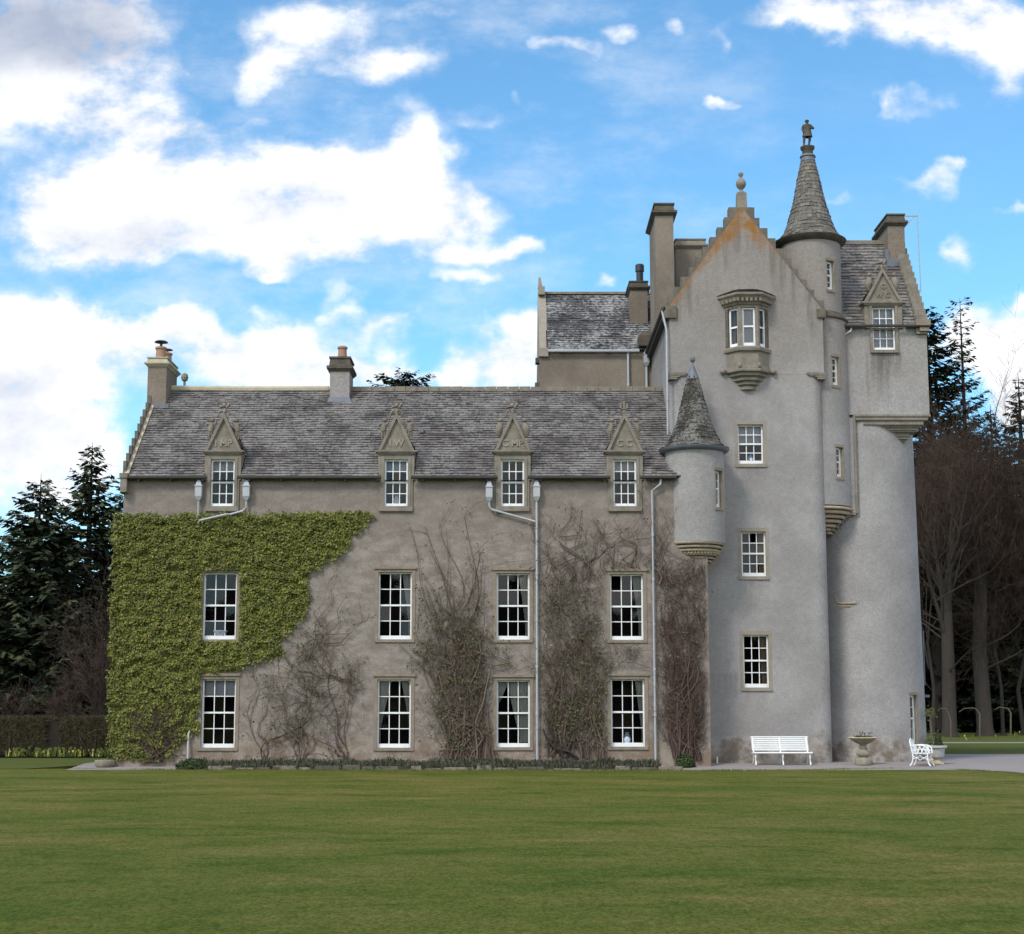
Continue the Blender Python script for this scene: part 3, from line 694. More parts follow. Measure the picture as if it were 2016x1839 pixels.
# chimneys of the wing
def chimney(x0, x1, y0, y1, zb, zc, zt, mat, capmat, label, pots=(), over=.10, cope=.12, potmat='clay'):
    mb = MB(); mb.box(x0, x1, y0, y1, zb, zc); o = part(mb, 'chimney', mat, label=label)
    cp = MB(); h = zt-zc
    cp.frustum(x0-.02, x1+.02, y0-.02, y1+.02, zc-.10, x0-over, x1+over, y0-over, y1+over, zc-.002)
    cp.box(x0-over-.02, x1+over+.02, y0-over-.02, y1+over+.02, zc, zc+h*.22)
    cp.frustum(x0-over*.4, x1+over*.4, y0-over*.4, y1+over*.4, zc+h*.22+.002, x0-.0, x1+.0, y0-.0, y1+.0, zt-h*.16)
    cp.box(x0-over*.4, x1+over*.4, y0-over*.4, y1+over*.4, zt-h*.16+.002, zt)
    cp.build('chimney_cap', capmat, o)
    for (px, py, r, hh, m) in pots:
        p = MB(); p.lathe((px, py, zt), [(r*1.12, 0), (r*1.12, hh*.12), (r, hh*.16), (r*.92, hh*.78), (r*1.12, hh*.82), (r*1.12, hh*.95), (r*.8, hh), (r*.7, hh*.6)], 14)
        smooth_angle(p.build('chimney_pot', m, o))
    return o
Y1 = YR-.95
x0, x1 = WX(290.4, 750, Y1), WX(327.4, 750, Y1)
zt = WZ(703, Y1); zc = WZ(717, Y1)
c1 = chimney(x0, x1, Y1, Y1+1.75, ZR-1.2, zc, zt, 'harl_brown', 'pale_cope', 'harled gable chimney at the left end of the wing', [((x0+x1)/2, Y1+.5, .19, .50, 'clay'), ((x0+x1)/2+.06, Y1+1.25, .18, .45, 'clay')])
mb = MB(); mb.lathe(((x0+x1)/2, Y1+.5, zt+.5), [(.05, 0), (.05, .16), (.26, .17), (.2, .22), (.0, .25)], 12); mb.build('cowl', 'black_metal', c1)
mb = MB(); mb.lathe(((x0+x1)/2+.06, Y1+1.25, zt+.45), [(.04, 0), (.04, .1), (.22, .11), (.16, .15), (0, .17)], 12); mb.build('cowl', 'clay', c1)
y = Y1-.03
mb = MB(); mb.frustum(x0-.03, x1+.03, y, y+.3, ZE+SL_*(Y1-YE)-.1, x0-.02, x1+.02, y+.01, y+.3, ZE+SL_*(Y1-YE)+.16); mb.box(x1, x1+.12, Y1-.05, YR, ZE+SL_*(Y1-YE), ZE+SL_*(Y1-YE)+.15); mb.build('flashing', 'lead', c1)
Y2 = YR-.62
x0, x1 = WX(649.5, 750, Y2), WX(688, 750, Y2); zt = WZ(702, Y2); zc = WZ(726, Y2)
c2 = chimney(x0, x1, Y2, Y2+1.25, ZR-1.2, zc, zt, 'harl_grey', 'dark_stone', 'soot stained chimney on the middle of the wing ridge', [((x0+x1)/2+.03, Y2+.5, .17, .5, 'clay')])
mb = MB(); zf = ZE+SL_*(Y2-YE); mb.frustum(x0-.12, x1+.12, Y2-.10, Y2+.3, zf-.12, x0-.01, x1+.01, Y2-.02, Y2+.3, zf+.18); mb.build('flashing', 'lead', c2)
p = W(366.5, 752, YB); mb = MB(); mb.lathe((p.x, YB-.3, p.z-1.2), [(.05, 0), (.05, 1.15), (.12, 1.2), (.15, 1.32), (.12, 1.44), (.03, 1.5), (0, 1.52)], 10); part(mb, 'finial', 'grey_stone', label='ball finial behind the wing ridge')
p = W(240.5, 870, 3.6); mb = MB(); q = W(240.5, 940, 3.6); mb.tube([(XL-.1, 3.6, q.z-.6), (XL-.1, 3.6, p.z)], .055, 8); mb.lathe((XL-.1, 3.6, p.z), [(.09, 0), (.09, .12), (0, .14)], 8); part(mb, 'vent_pipe', 'pipe_paint')
# downpipes with hoppers
def downpipe(pts, r=.038, hop=None, label=None, mat='pipe_paint', Yh=-.13):
    mb = MB(); mb.tube(pts, r, 8)
    L = 0
    for a, b in zip(pts[:-1], pts[1:]):
        a, b = Vector(a), Vector(b); n = int((b-a).length/1.6)
        for k in range(1, n+1):
            q = a.lerp(b, k/(n+1)); d = (b-a).normalized()*.04; mb.tube([q-d, q+d], r*1.35, 8)
    o = part(mb, 'downpipe', mat, label=label); smooth_angle(o, 50)
    if hop is not None:
        x, z = hop; h = MB(); w_ = .115
        h.frustum(x-.055, x+.055, Yh-.055, Yh+.055, z-.34, x-w_, x+w_, Yh-w_, Yh+w_*.85, z-.2); h.box(x-w_, x+w_, Yh-w_, Yh+w_*.85, z-.2+.002, z+.14)
        h.box(x-w_*1.18, x+w_*1.18, Yh-w_*1.18, Yh+w_*.9, z+.142, z+.18); h.frustum(x-w_*.9, x+w_*.9, Yh-w_*.9, Yh+w_*.8, z+.182, x-.05, x+.05, Yh-.05, Yh+.05, z+.36)
        h.build('hopper', mat, o)
    return o
YP = -.13
def pp(px, py, Y=YP): return tuple(W(px, py, Y))
def vpipe(pts, **k): return downpipe(pts, **k)
xa = WX(391, 980, YP); xb = WX(485, 980, YP); xa2 = xa
downpipe([(xa, YP, WZ(948, YP)), (xa, YP, WZ(1020, YP)), (xa, .03, WZ(1034, 0)), (xa-.03, .03, WZ(1425, 0)), (xa-.12, YP, WZ(1445, YP)), (xa-.12, YP, .05)], hop=(xa, WZ(966, YP)), label='downpipe that runs down behind the ivy')
downpipe([(xb, YP, WZ(948, YP)), (xb, YP, WZ(1000, YP)), (xb-.12, YP, WZ(1006, YP)), (xb-.55, YP, WZ(1013, YP)), (xb-.65, YP-.18, WZ(1014, YP)), (xa+.1, YP-.18, WZ(1026, YP)), (xa+.02, YP, WZ(1030, YP))], hop=(xb, WZ(966, YP)), label='short branch downpipe right of the left dormer')
xc = WX(963, 990, YP); xd = WX(1057, 1250, YP)
downpipe([(xd, YP, WZ(948, YP)), (xd, YP, .1)], hop=(xd, WZ(967, YP)), label='long downpipe right of the third dormer')
downpipe([(xc, YP, WZ(955, YP)), (xc, YP, WZ(996, YP)), (xc+.08, YP, WZ(1003, YP)), (xd-.05, YP, WZ(1027, YP))], hop=(xc, WZ(968, YP)), label='slanting branch downpipe left of the third dormer')
xe = WX(1287, 1200, YP)
downpipe([(WX(1301, 945, YP), YP-.06, WZ(942, YP)), (WX(1300, 952, YP), YP-.05, WZ(953, YP)), (xe, YP, WZ(966, YP)), (xe, YP, .12)], label='long downpipe between the last window and the turret')

# ------------------------------------------------------------------ the gabled tower
YT = 1.5; YTB = 10.5
TL = WX(1318.5, 700, YT); TR = WX(1641, 1400, YT)
ZS = WZ(737, YT); RC = .5
zl = WZ(603, YT); zr_ = WZ(610, YT); ap = W(1460, 407, YT)
tw = [rect(1452,1502,836.6,914,YT+.1), rect(1459,1507.3,1047,1135,YT+.1), rect(1462.5,1513,1250,1353.6,YT+.1)]
mb = MB(); wall_grid(mb, TL+RC, TR-RC, -.4, ZS, tw, lambda x, z: (x, YT, z))
def arc(cx, cy, r, a0, a1, n=10): return [(cx+r*math.sin(a0+(a1-a0)*k/n), cy-r*math.cos(a0+(a1-a0)*k/n)) for k in range(n+1)]
def plan(mb, pts, z0, z1):
    for p, q in zip(pts[:-1], pts[1:]): mb.face((p[0], p[1], z0), (q[0], q[1], z0), (q[0], q[1], z1), (p[0], p[1], z1))
plan(mb, arc(TR-RC, YT+RC, RC, 0, R(90))+[(TR, YTB)], -.4, ZS)
plan(mb, [(TL, YTB)]+arc(TL+RC, YT+RC, RC, R(-90), 0), -.4, ZS)
o = part(mb, 'wall', 'harl_grey', label='grey harled tower wall with rounded corners', merge=True); smooth_angle(o, 30)
MATS.pop('harl_gable', None); sl_m = ((ap.z-zl)/(ap.x-TL)+(ap.z-zr_)/(TR-ap.x))/2
M('harl_gable', m_harl((.345, .324, .312), (.275, .257, .245), (.20, .158, .115), gable=(ap.x, ap.z, sl_m, TR), upper=(13.0, 19.0, (.252, .220, .192)), stains=[(WX(1425, 740, YT), WX(1442, 740, YT), WZ(737, YT), WZ(775, YT), .6), (WX(1500, 740, YT), WX(1520, 740, YT), WZ(737, YT), WZ(770, YT), .5)]), .92, .12)
mb = MB()
mb.face((TL, YT-.004, ZS), (TR, YT-.004, ZS), (TR, YT-.004, zr_), (ap.x, YT-.004, ap.z), (TL, YT-.004, zl))
mb.face((TR, YT-.004, ZS), (TR, YTB, ZS), (TR, YTB, zr_), (TR, YT-.004, zr_)); mb.face((TL, YTB, ZS), (TL, YT-.004, ZS), (TL, YT-.004, zl), (TL, YTB, zl))
for s, X, zz in ((-1, TL, zl), (1, TR, zr_)): mb.face((X, YT-.004, zz), (ap.x, YT-.004, ap.z), (ap.x, YT+.45, ap.z), (X, YT+.45, zz))
part(mb, 'gable', 'harl_gable', label='tall tower gable with orange lichen along its slopes')
for s, X in ((-1, TL), (1, TR)):
    mb = MB(); 
    for k, (l, h0, h1) in enumerate(((.62, .0, .07), (.56, -.055, -.003), (.34, -.11, -.058), (.26, -.18, -.113))):
        a, b = (X-.05, X+l) if s < 0 else (X-l, X+.05); mb.box(a, b, YT-.07+.012*k, YT+.5, ZS+h0, ZS+h1)
    part(mb, 'corbel', 'grey_stone', label='small corbel where the %s tower corner turns square' % ('left' if s < 0 else 'right'))
# crow steps and apex finial
mb = MB(); N = 10
for s, X, zz in ((-1, TL, zl), (1, TR, zr_)):
    for k in range(N):
        f0 = (k+.12)/N; zt = ap.z+(zz-ap.z)*f0+.03; xs_ = ap.x+(X-ap.x)*f0
        o_ = random.uniform(.26, .34) if k > 5 else .33
        a, b = (xs_-o_, xs_+.5) if s < 0 else (xs_-.5, xs_+o_)
        if k == 0: a, b = min(a, ap.x), max(b, ap.x)
        e_ = .004*(k % 4)+.002*(s > 0); mb.box(a, b, YT+.03+e_, YT+.42+e_, zt-.62, zt+random.uniform(-.01, .01))
part(mb, 'crow_steps', 'step_stone', label='crow steps of the tower gable')
mb = MB(); z0 = WZ(405, YT+.2); zt = WZ(381, YT+.2); xf = WX(1459.5, 390, YT+.2)
mb.frustum(xf-.19, xf+.19, YT+.03, YT+.41, z0-.3, xf-.17, xf+.17, YT+.05, YT+.39, zt)
c = (xf, YT+.22, zt)
mb.lathe(c, [(.17, 0), (.12, .05), (.06, .12), (.07, .16), (.15, .24), (.19, .36), (.17, .46), (.09, .56), (.05, .60), (.055, .65), (.09, .70), (.085, .77), (.0, .82)], 16)
smooth_angle(part(mb, 'finial', 'grey_stone', label='ball finial on the tower gable'), 50)
# roof behind the gable
mb = MB(); zrdg = ap.z-.35
for s, X, zz in ((-1, TL-.15, zl-.1), (1, TR+.15, zr_-.1)):
    V = Vector((ap.x-X, 0, zrdg-zz)); Lw = YTB-YT-.4
    if s < 0: slates(mb, (X, YTB, zz), (0, -1, 0), V, Lw, V.length, .2, .32)
    else: slates(mb, (X, YT+.4, zz), (0, 1, 0), V, Lw, V.length, .2, .32)
part(mb, 'roof', 'slate_mossy', label='steep roof behind the tower gable')
mb = MB(); mb.tube([(TL-.22, YT-.1, zl-.12), (TL-.22, 8.2, zl-.12)], .08, 7); mb.box(TL-.2, TL+.02, YT+.02, 8.3, zl-.32, zl-.14); part(mb, 'gutter', 'gutter_iron', label='dark eave gutter on the left flank of the tower')
mb = MB(); mb.box(TL-.2, TL+.25, YT-.1, YT+.5, zl-.45, zl+.0); part(mb, 'skewputt', 'step_stone'); mb = MB(); mb.box(TR-.2, TR+.10, YT-.08, YT+.5, zr_-.30, zr_+.02); part(mb, 'skewputt', 'step_stone')
YPT = YT-.12; xq = WX(1313, 800, YPT)
downpipe([(xq-.12, YPT+.1, zl-.15), (xq-.08, YPT+.05, zl-.4), (xq+.02, YPT, zl-.9), (xq+.02, YPT, WZ(856, YPT))], label='downpipe on the left corner of the tower', mat='pipe_paint')
for i, (a, b, c_, d) in enumerate(tw):
    window(place((a+b)/2, YT, c_), b-a, d-c_, 3, 4, stone='pale_stone', jamb=.11, lintel=.13, sill=.12, hood=False, proud=.008, bar=.03,
           label=('tower sash window below the oriel', 'tower sash window right of the turret corbel', 'lowest tower sash window above the white bench')[i])
# ------------------------------------------------------------------ oriel
ocx = WX(1470.5, 650, YT); p_ = .46
def opoly(a, b, p): return [(ocx-a, YT), (ocx-b, YT-p), (ocx+b, YT-p), (ocx+a, YT)]
def oloft(mb, prof):
    """prof: (half width, front half width, projection, z)"""
    rows = [mb.add([(x, y, z) for x, y in opoly(a, b, p)]) for a, b, p, z in prof]
    for i in range(len(rows)-1):
        for k in range(3): mb.f.append((rows[i]+k, rows[i]+k+1, rows[i+1]+k+1, rows[i+1]+k))
    mb.f.append(tuple(rows[0]+k for k in (3, 2, 1, 0))); mb.f.append(tuple(rows[-1]+k for k in range(4)))
zz = lambda py: WZ(py, YT-.3)
A, B = .78, .33
mb = MB(); oloft(mb, [(.80, .34, .47, zz(726)), (.77, .325, .45, zz(720)), (.77, .325, .45, zz(694)), (.86, .36, .53, zz(692)), (.88, .37, .55, zz(687)), (.86, .36, .53, zz(684)), (A, B, p_, zz(682.5))])
ori = part(mb, 'oriel', 'grey_stone', label='stone oriel window high on the tower front'); mb = MB()
oloft(mb, [(A, B, p_, zz(607)), (A, B, p_, zz(603)), (.85, .36, .52, zz(601)), (.86, .37, .54, zz(597)), (.97, .42, .64, zz(591)), (.98, .43, .66, zz(589)), (1.07, .47, .74, zz(585)), (1.07, .47, .74, zz(581))])
mb.build('cornice', 'grey_stone', ori)
# corner posts
ps = MB(); zs0, zs1 = zz(682.5), zz(607)
pts = [Vector((x, y, 0)) for x, y in opoly(A, B, p_)]
def post(p, d1, d2, l1, l2, t=.16):
    d1, d2 = d1.normalized(), d2.normalized()
    n1 = Vector((-d1.y, d1.x, 0)); 
    for d, l in ((d1, l1), (d2, l2)):
        n = Vector((d.y, -d.x, 0))
        if n.dot(Vector((ocx, YT, 0))-p) < 0: n = -n
        q = [p, p+d*l, p+d*l+n*t, p+n*t]
        ps.slab([(v.x, v.y) for v in (q if (q[1]-q[0]).cross(q[2]-q[1]).z > 0 else q[::-1])], zs0, zs1)
post(pts[1], pts[2]-pts[1], pts[0]-pts[1], .10, .10); post(pts[2], pts[1]-pts[2], pts[3]-pts[2], .10, .10)
for p, d in ((pts[0], pts[1]-pts[0]), (pts[3], pts[2]-pts[3])): post(p, d, d, .14, .14)
ps.build('mullion', 'grey_stone', ori)
fl = (pts[1]-pts[0]).length
for (pm, ang, w_, lab) in (((pts[1]+pts[2])/2, 0, 2*B-.2, 1), ((pts[0]+pts[1])/2, -math.atan2(p_, A-B), fl-.24, 0), ((pts[2]+pts[3])/2, math.atan2(p_, A-B), fl-.24, 2)):
    d = Vector((math.cos(ang), math.sin(ang), 0))
    off = d*.02 if lab == 0 else (-d*.02 if lab == 2 else d*0)
    fr = window(place(pm.x+off.x, pm.y+off.y, zs0, ang), w_, zs1-zs0, 1, 2, stone=None, setb=.07, rec=.2, bot=.12, rail=.06)
    fr.name = 'sash_frame'; fr.parent = ori
    for ch in list(fr.children): ch.parent = ori
    if lab == 1: CURT.append(('blind_or_reflection', 'pale roller blind in the middle light of the oriel', 'blind', place(pm.x, pm.y, zs0), (-.22, .22, .02, zs1-zs0, .18), 'blind'))
dn = MB()
for k in range(6): x = ocx-.40+.80*k/5; dn.box(x-.045, x+.045, YT-.66, YT-.5, zz(597), zz(590))
for s in (-1, 1):
    for k in range(4):
        f = (k+.5)/4; x = ocx+s*(.46+.46*f); y = YT-.64+.60*f; dn.box(x-.05, x+.05, y-.02, y+.1, zz(597), zz(590))
dn.build('dentils', 'grey_stone', ori)
rf = MB(); z0, z1 = zz(580.5), zz(566)
e = opoly(1.08, .48, .75); q = opoly(.52, .16, .0); 
for k in range(3):
    a, b = Vector((*e[k], z0)), Vector((*e[k+1], z0)); 
    c_, d = Vector((ocx+(-.45, -.16, .22)[k], YT-.02, z1)), Vector((ocx+(-.16, .22, .45)[k], YT-.02, z1))
    n = 5
    for i in range(n):
        t0, t1 = i/n, min((i+1.25)/n, 1)
        m = 4
        for j in range(m):
            g = lambda u, t: a.lerp(b, u).lerp(c_.lerp(d, u), t)
            lf = Vector((0, -.012, .03))*random.uniform(.6, 1.4)
            rf.face(g(j/m, t0)+lf, g((j+.97)/m, t0)+lf, g((j+.97)/m, t1), g(j/m, t1))
rf.build('oriel_roof', 'slate_dark', ori)
br = MB()
prof = [(.20, .09, .10, zz(765)), (.29, .13, .14, zz(764.5)), (.29, .13, .15, zz(759)), (.26, .115, .13, zz(758)), (.40, .18, .22, zz(755)), (.41, .185, .23, zz(751)), (.38, .17, .21, zz(750)), (.55, .245, .31, zz(747.5)), (.56, .25, .32, zz(743)), (.53, .235, .30, zz(742)), (.70, .31, .40, zz(739)), (.71, .315, .41, zz(735)), (.69, .30, .39, zz(734)), (.86, .37, .49, zz(732)), (.88, .38, .50, zz(728)), (.84, .36, .48, zz(726.5))]
oloft(br, prof); br.build('corbel', 'grey_stone', ori)
sc_ = MB()
for bx_, by_, bz_, br_ in ((-.90, -.09, 729, (.12, .11, .11)), (.90, -.09, 729, (.12, .11, .11)), (-.35, -.47, 721, (.08, .06, .10)), (.35, -.47, 721, (.08, .06, .10))):
    sc_ = MB(); sc_.ball((ocx+bx_, YT+by_, zz(bz_)), br_); smooth_angle(sc_.build('carving', 'grey_stone', ori))

# ------------------------------------------------------------------ corner turret
tcx, tcy, tr = WX(1368, 985, .65), .65, 1.035
zt0 = WZ(1072, tcy); zt1 = WZ(889, tcy)
z0, z1 = WZ(999, -.1), WZ(926, -.1)
aw = R(47); da = .17
mb = MB(); round_wall(mb, (tcx, tcy), tr, -math.pi, math.pi, zt0, zt1, [(aw-da, aw+da, z0, z1)], 64)
ut = part(mb, 'turret', 'harl_grey', label='round corner turret with a conical roof', smooth=True)
px_, py_ = tcx+tr*math.sin(aw), tcy-tr*math.cos(aw)
def slit(a, c, r, z0, z1, w_, par, stone='sandstone', label=None, jw=.07):
    Mx = place(c[0]+r*math.sin(a), c[1]-r*math.cos(a), z0, a)
    fr = window(Mx, w_, z1-z0, 1, 4, stone=None, setb=.12, rec=.5, bot=.12, rail=.075, bar=.03); fr.name = 'sash_frame' if par is not castle else 'window'; fr.parent = par
    if label: fr['label'] = label
    ch = fr if par is castle else par
    for c2 in list(fr.children): c2.parent = ch
    s = MB(Mx); hw = w_/2; h = z1-z0
    s.box(-hw-jw*.5, -hw, -.0, .3, -.02, h+.02); s.box(hw, hw+jw, -.012, .3, -.02, h+.02); s.box(-hw-jw, hw+jw, -.02, .3, h, h+.10); s.box(-hw-jw, hw+jw, -.03, .3, -.10, 0)
    s.build('surround', stone, ch)
slit(aw, (tcx, tcy), tr, z0, z1, 2*tr*math.sin(da)-.0, ut)
# corbelled foot
cz = zt0
def ring(mb, c, r, z0, z1, n=40, bulge=.05): mb.lathe((c[0], c[1], 0), [(r-bulge, z0), (r-.01, z0+(z1-z0)*.2), (r, z0+(z1-z0)*.5), (r-.01, z0+(z1-z0)*.8), (r-bulge, z1), (max(r-.3, .02), z1)], n)
cb = MB()
for (hp, ya, yb) in ((58.5, 1069, 1076), (54, 1077, 1083), (50, 1084, 1090), (45, 1091, 1097), (39, 1098, 1103), (33, 1104, 1109), (27, 1110, 1113), (21, 1114, 1119)):
    r = hp*.01765; ring(cb, (tcx-.02, tcy), r, WZ(yb, tcy), WZ(ya, tcy))
# rope moulding
zc = WZ(1092, tcy); n = 44
for k in range(n):
    a = 2*math.pi*k/n; cb.ball((tcx+.80*math.sin(a), tcy-.80*math.cos(a), zc), (.05, .05, .05), 6, 4)
smooth_angle(cb.build('corbel', 'corbel_stone', ut), 50)
co = MB(); zb = WZ(889, tcy)
prof = [(1.20, 0), (1.06, .10), (.94, .30), (.80, .75), (.56, 1.65), (.34, 2.45), (.23, 2.82)]
tipz = WZ(715, tcy)-zb; q_ = tipz/3.16
prof = [(1.20, 0), (1.0, .10), (.92, .21), (.80, .45*q_), (.57, 1.02*q_), (.33, 2.04*q_), (.195, 2.62*q_)]
cone_slates(co, (tcx, tcy, zb+.07), prof, .15, .2)
co.lathe((tcx, tcy, zb+.04), [(r-.02, z) for r, z in prof], 32)
smooth_angle(co.build('cone_roof', 'slate_mossy', ut), 20)
le = MB(); le.lathe((tcx, tcy, zb), [(1.0, -.10), (1.14, -.06), (1.21, -.01), (1.22, .05), (1.17, .09), (1.05, .10)], 40); zt_ = prof[-1][1]
smooth_angle(le.build('eave_ring', 'lead', ut), 50)
le = MB(); le.lathe((tcx, tcy, zb+zt_+.02), [(.235, -.06), (.20, .02), (.035, tipz-zt_-.05), (.03, tipz-zt_), (.075, tipz-zt_+.03), (.10, tipz-zt_+.11), (.075, tipz-zt_+.19), (0, tipz-zt_+.22)], 20)
smooth_angle(le.build('finial', 'lead', ut), 50)
# little swept roof between the last dormer and the turret
mb = MB(); xa_ = WX(1266, 930, 0); xb_ = WX(1326, 930, 0)
for k in range(4): mb.box(xa_+.12, xb_-.1+.1*(3-k)*.6, YE+.05+.13*k, YE+.4+.13*k, ZE+.03+.10*k, ZE+.055+.12*k)
part(mb, 'flashing', 'lead')

# ------------------------------------------------------------------ round drum, cap house and stair turret
dcx, dcy, dr = WX(1704, 1460, 4.6), 4.65, 2.13
zh = WZ(816, 2.5)
dw0, dw1 = WZ(1462.5, 3.2), WZ(1368.5, 3.2)
da0 = R(40); dda = .10
mb = MB(); round_wall(mb, (dcx, dcy), lambda z: dr+.06-.010*max(z, 0), -math.pi, math.pi, -.4, zh+.1, [(da0-dda, da0+dda, dw0, dw1)], 96)
dm = part(mb, 'wall', 'harl_grey', label='round drum wall at the right of the tower', smooth=True)
slit(da0, (dcx, dcy), dr+.03, dw0, dw1, .38, castle, label='slit window low on the round drum', jw=.06)
CXL, CXR = WX(1640, 730, 2.55), WX(1827, 730, 2.55); YC = 2.55; YCB = 8.4
ce = WZ(641, YC)
hc = rect(1716.5, 1761, 606, 690, YC+.05)
M('harl_cap', m_harl((.345, .324, .312), (.275, .257, .245), (.20, .158, .115), upper=(13.0, 19.0, (.30, .275, .245)), stains=[(hc[0]-.22, hc[0]+.55, hc[2]-.1, hc[2]-2.6, .75), (hc[0]+.3, hc[1]+.2, hc[2]-.1, hc[2]-1.3, .55)]), .92, .12)
mb = MB(); wall_grid(mb, CXL, CXR, zh, ce, [(hc[0], hc[1], hc[2], 99)], lambda x, z: (x, YC, z))
YM = (YC+YCB)/2; czr = WZ(486, YM); 
mb.face((CXR, YC, zh), (CXR, YCB, zh), (CXR, YCB, ce), (CXR, YM, czr), (CXR, YC, ce)); mb.face((CXL, YC, zh), (CXR, YC, zh), (CXR, YCB, zh), (CXL, YCB, zh))
part(mb, 'wall', 'harl_cap', label='square cap house wall corbelled out above the drum')
# moulded corbel courses under the cap house
cb = MB()
for (l, r, a, b, Yf) in ((1680, 1832, 816, 822, YC-.05), (1684, 1827, 822.5, 829, YC-.03), (1700, 1818, 829.5, 841, YC+.03), (1715, 1807, 841.5, 850, YC+.13), (1730, 1792, 850.5, 864, YC+.30), (1745, 1783, 864.5, 873, YC+.46)):
    x0, x1 = WX(l, a, Yf), WX(r, a, Yf); za_, zb_ = WZ(b, Yf), WZ(a, Yf)
    cb.box(x0, x1, Yf, dcy+dr*.8, za_+(zb_-za_)*.35, zb_); cb.box(x0, x1-.06, Yf+.05, dcy+dr*.8, za_, za_+(zb_-za_)*.35-.002)
z_ = WZ(835, YC); x = WX(1702, 835, YC)
while x < WX(1816, 835, YC): cb.ball((x, YC+.02, z_), (.05, .045, .055), 6, 4); x += .095
part(cb, 'corbel', 'grey_stone', label='moulded corbel table under the cap house')
mb = MB(); sx0, sx1 = WX(1650, 900, YC-.03), WX(1684, 900, YC-.03); sz0 = WZ(1009, YC)
mb.box(sx0, sx1, YC-.03, YC+1.2, sz0, zh-.12); part(mb, 'wall', 'harl_grey', label='flat strip of wall between stair turret and drum')
mb = MB(); mb.box(sx1-.05, sx1+.03, YC-.08, YC+.5, sz0-.04, zh-.05); mb.box(WX(1671, 1010, YC), sx1-.05-.002, YC-.08, YC+.5, sz0-.10, sz0-.002); part(mb, 'string_course', 'grey_stone')
# cap house roof, crow steps, chimney, dormer
CS = (czr-ce)/(YM-YC); cw = CXR-CXL-.38
hcx = (hc[0]+hc[1])/2
cl = math.hypot(YM-YC+.15, czr-ce+.15*CS); cvy = (YM-YC+.15)/cl
mb = MB(); slates(mb, (CXL, YC-.15, ce-.15*CS+.12), (1, 0, 0), (0, 1, CS), cw, cl, .19, .31, gaps=[(hcx-.70-CXL, hcx+.72-CXL)], vgap=1.3)
crf = part(mb, 'roof', 'slate', label='slated roof of the cap house')
mb = MB(); slates(mb, (CXL+cw, YCB+.15, ce-.15*CS+.12), (-1, 0, 0), (0, -1, CS), cw, cl, .19, .31); part(mb, 'roof', 'slate', label='far slope of the cap house roof')
mb = MB()
for a, b in ((CXL, hcx-.66), (hcx+.66, CXL+cw)): mb.face((a, YC, ce), (b, YC, ce), (b, YC+.7, ce+.7*CS), (a, YC+.7, ce+.7*CS))
mb.face((CXL, YC+.7, ce+.7*CS), (CXL+cw, YC+.7, ce+.7*CS), (CXL+cw, YM, czr), (CXL, YM, czr)); mb.build('roof_boarding', 'room_dark', crf)
mb = MB(); mb.box(CXL, CXR-.6, YM-.14, YM+.14, czr+.06, czr+.22); part(mb, 'ridge', 'grey_stone', label='lichened ridge of the cap house')
mb = MB(); mb.tube([(CXL-.05, YC-.2, ce-.06), (CXR+.06, YC-.2, ce-.06)], .055, 7); part(mb, 'gutter', 'gutter_iron', label='gutter that crosses the cap house window')
mb = MB(); n = 13
for k in range(n):
    y0 = YC-.12+(YM-YC)*k/n; y1 = YC-.12+(YM-YC)*(k+1)/n; zt = ce+CS*(y1+.05-YC)+.16
    for a, b in ((y0, y1+.1), (YC+YCB-y1-.1, YC+YCB-y0)): mb.box(CXR-.40+.003*(k % 4), CXR+.02+.003*(k % 4), a, b, zt-.7, zt)
part(mb, 'crow_steps', 'grey_stone', label='crow steps on the right gable of the cap house')
mb = MB(); mb.box(CXR-.45, CXR+.08, YC-.3, YC+.2, ce-.06, ce+.16); mb.box(CXR-.3, CXR+.05, YC-.22, YC+.2, ce-.25, ce-.062); part(mb, 'skewputt', 'sandstone')
YH = YM-.75; x0, x1 = WX(1748, 460, YH), WX(1781, 460, YH)
cc = chimney(x0, x1, YH, YH+2.0, czr-1.2, WZ(440, YH), WZ(421, YH), 'harl_brown', 'dark_stone', 'gable chimney of the cap house')
mb = MB(); zf = ce+CS*(YH-YC); mb.box(x0-.14, x0-.002, YH-.05, YM, zf+.2, zf+.65); mb.box(x0-.1, x1+.02, YH-.14, YH-.002, zf-.05, zf+.25); mb.build('flashing', 'lead', cc)
zt = WZ(425, YH+.3); xw = WX(1806, 425, YH+.3)
mb = MB(); y = YH+.3; mb.tube([(x1, y, zt), (xw, y, zt)], .025, 6); mb.tube([(x1, y, zt-.55), (xw-.12, y, zt-.02)], .018, 6); mb.tube([(xw, y, zt+.04), (xw+.03, y, WZ(575, y))], .018, 6)
part(mb, 'aerial_bracket', 'pipe_paint')
def txt_cap(o, cx, zp, za, yf):
    letters('G', Matrix.Translation((cx+.02, yf-.012, zp+.50)), .27, o, 'grey_stone')
    letters('W G', Matrix.Translation((cx, yf-.012, zp+.17)), .27, o, 'grey_stone')
dormer(9, 1738, hc, YC, 594.5, 527, 37, hc[2]-.12, YC+1.3, 'WG', 'bird', 'grey_stone', ((hc[1]-hc[0])/2+.09, ce-.1), 'cap house dormer with letters G and W G', txt_cap, 'slate_mossy')
CURT.append(('blind_or_reflection', 'pale blind behind the cap house dormer window', 'blind', place(hcx, YC-.05, hc[2]), (-(hc[1]-hc[0])/2+.03, (hc[1]-hc[0])/2-.03, .02, hc[3]-hc[2]-.02, .25), 'blind'))
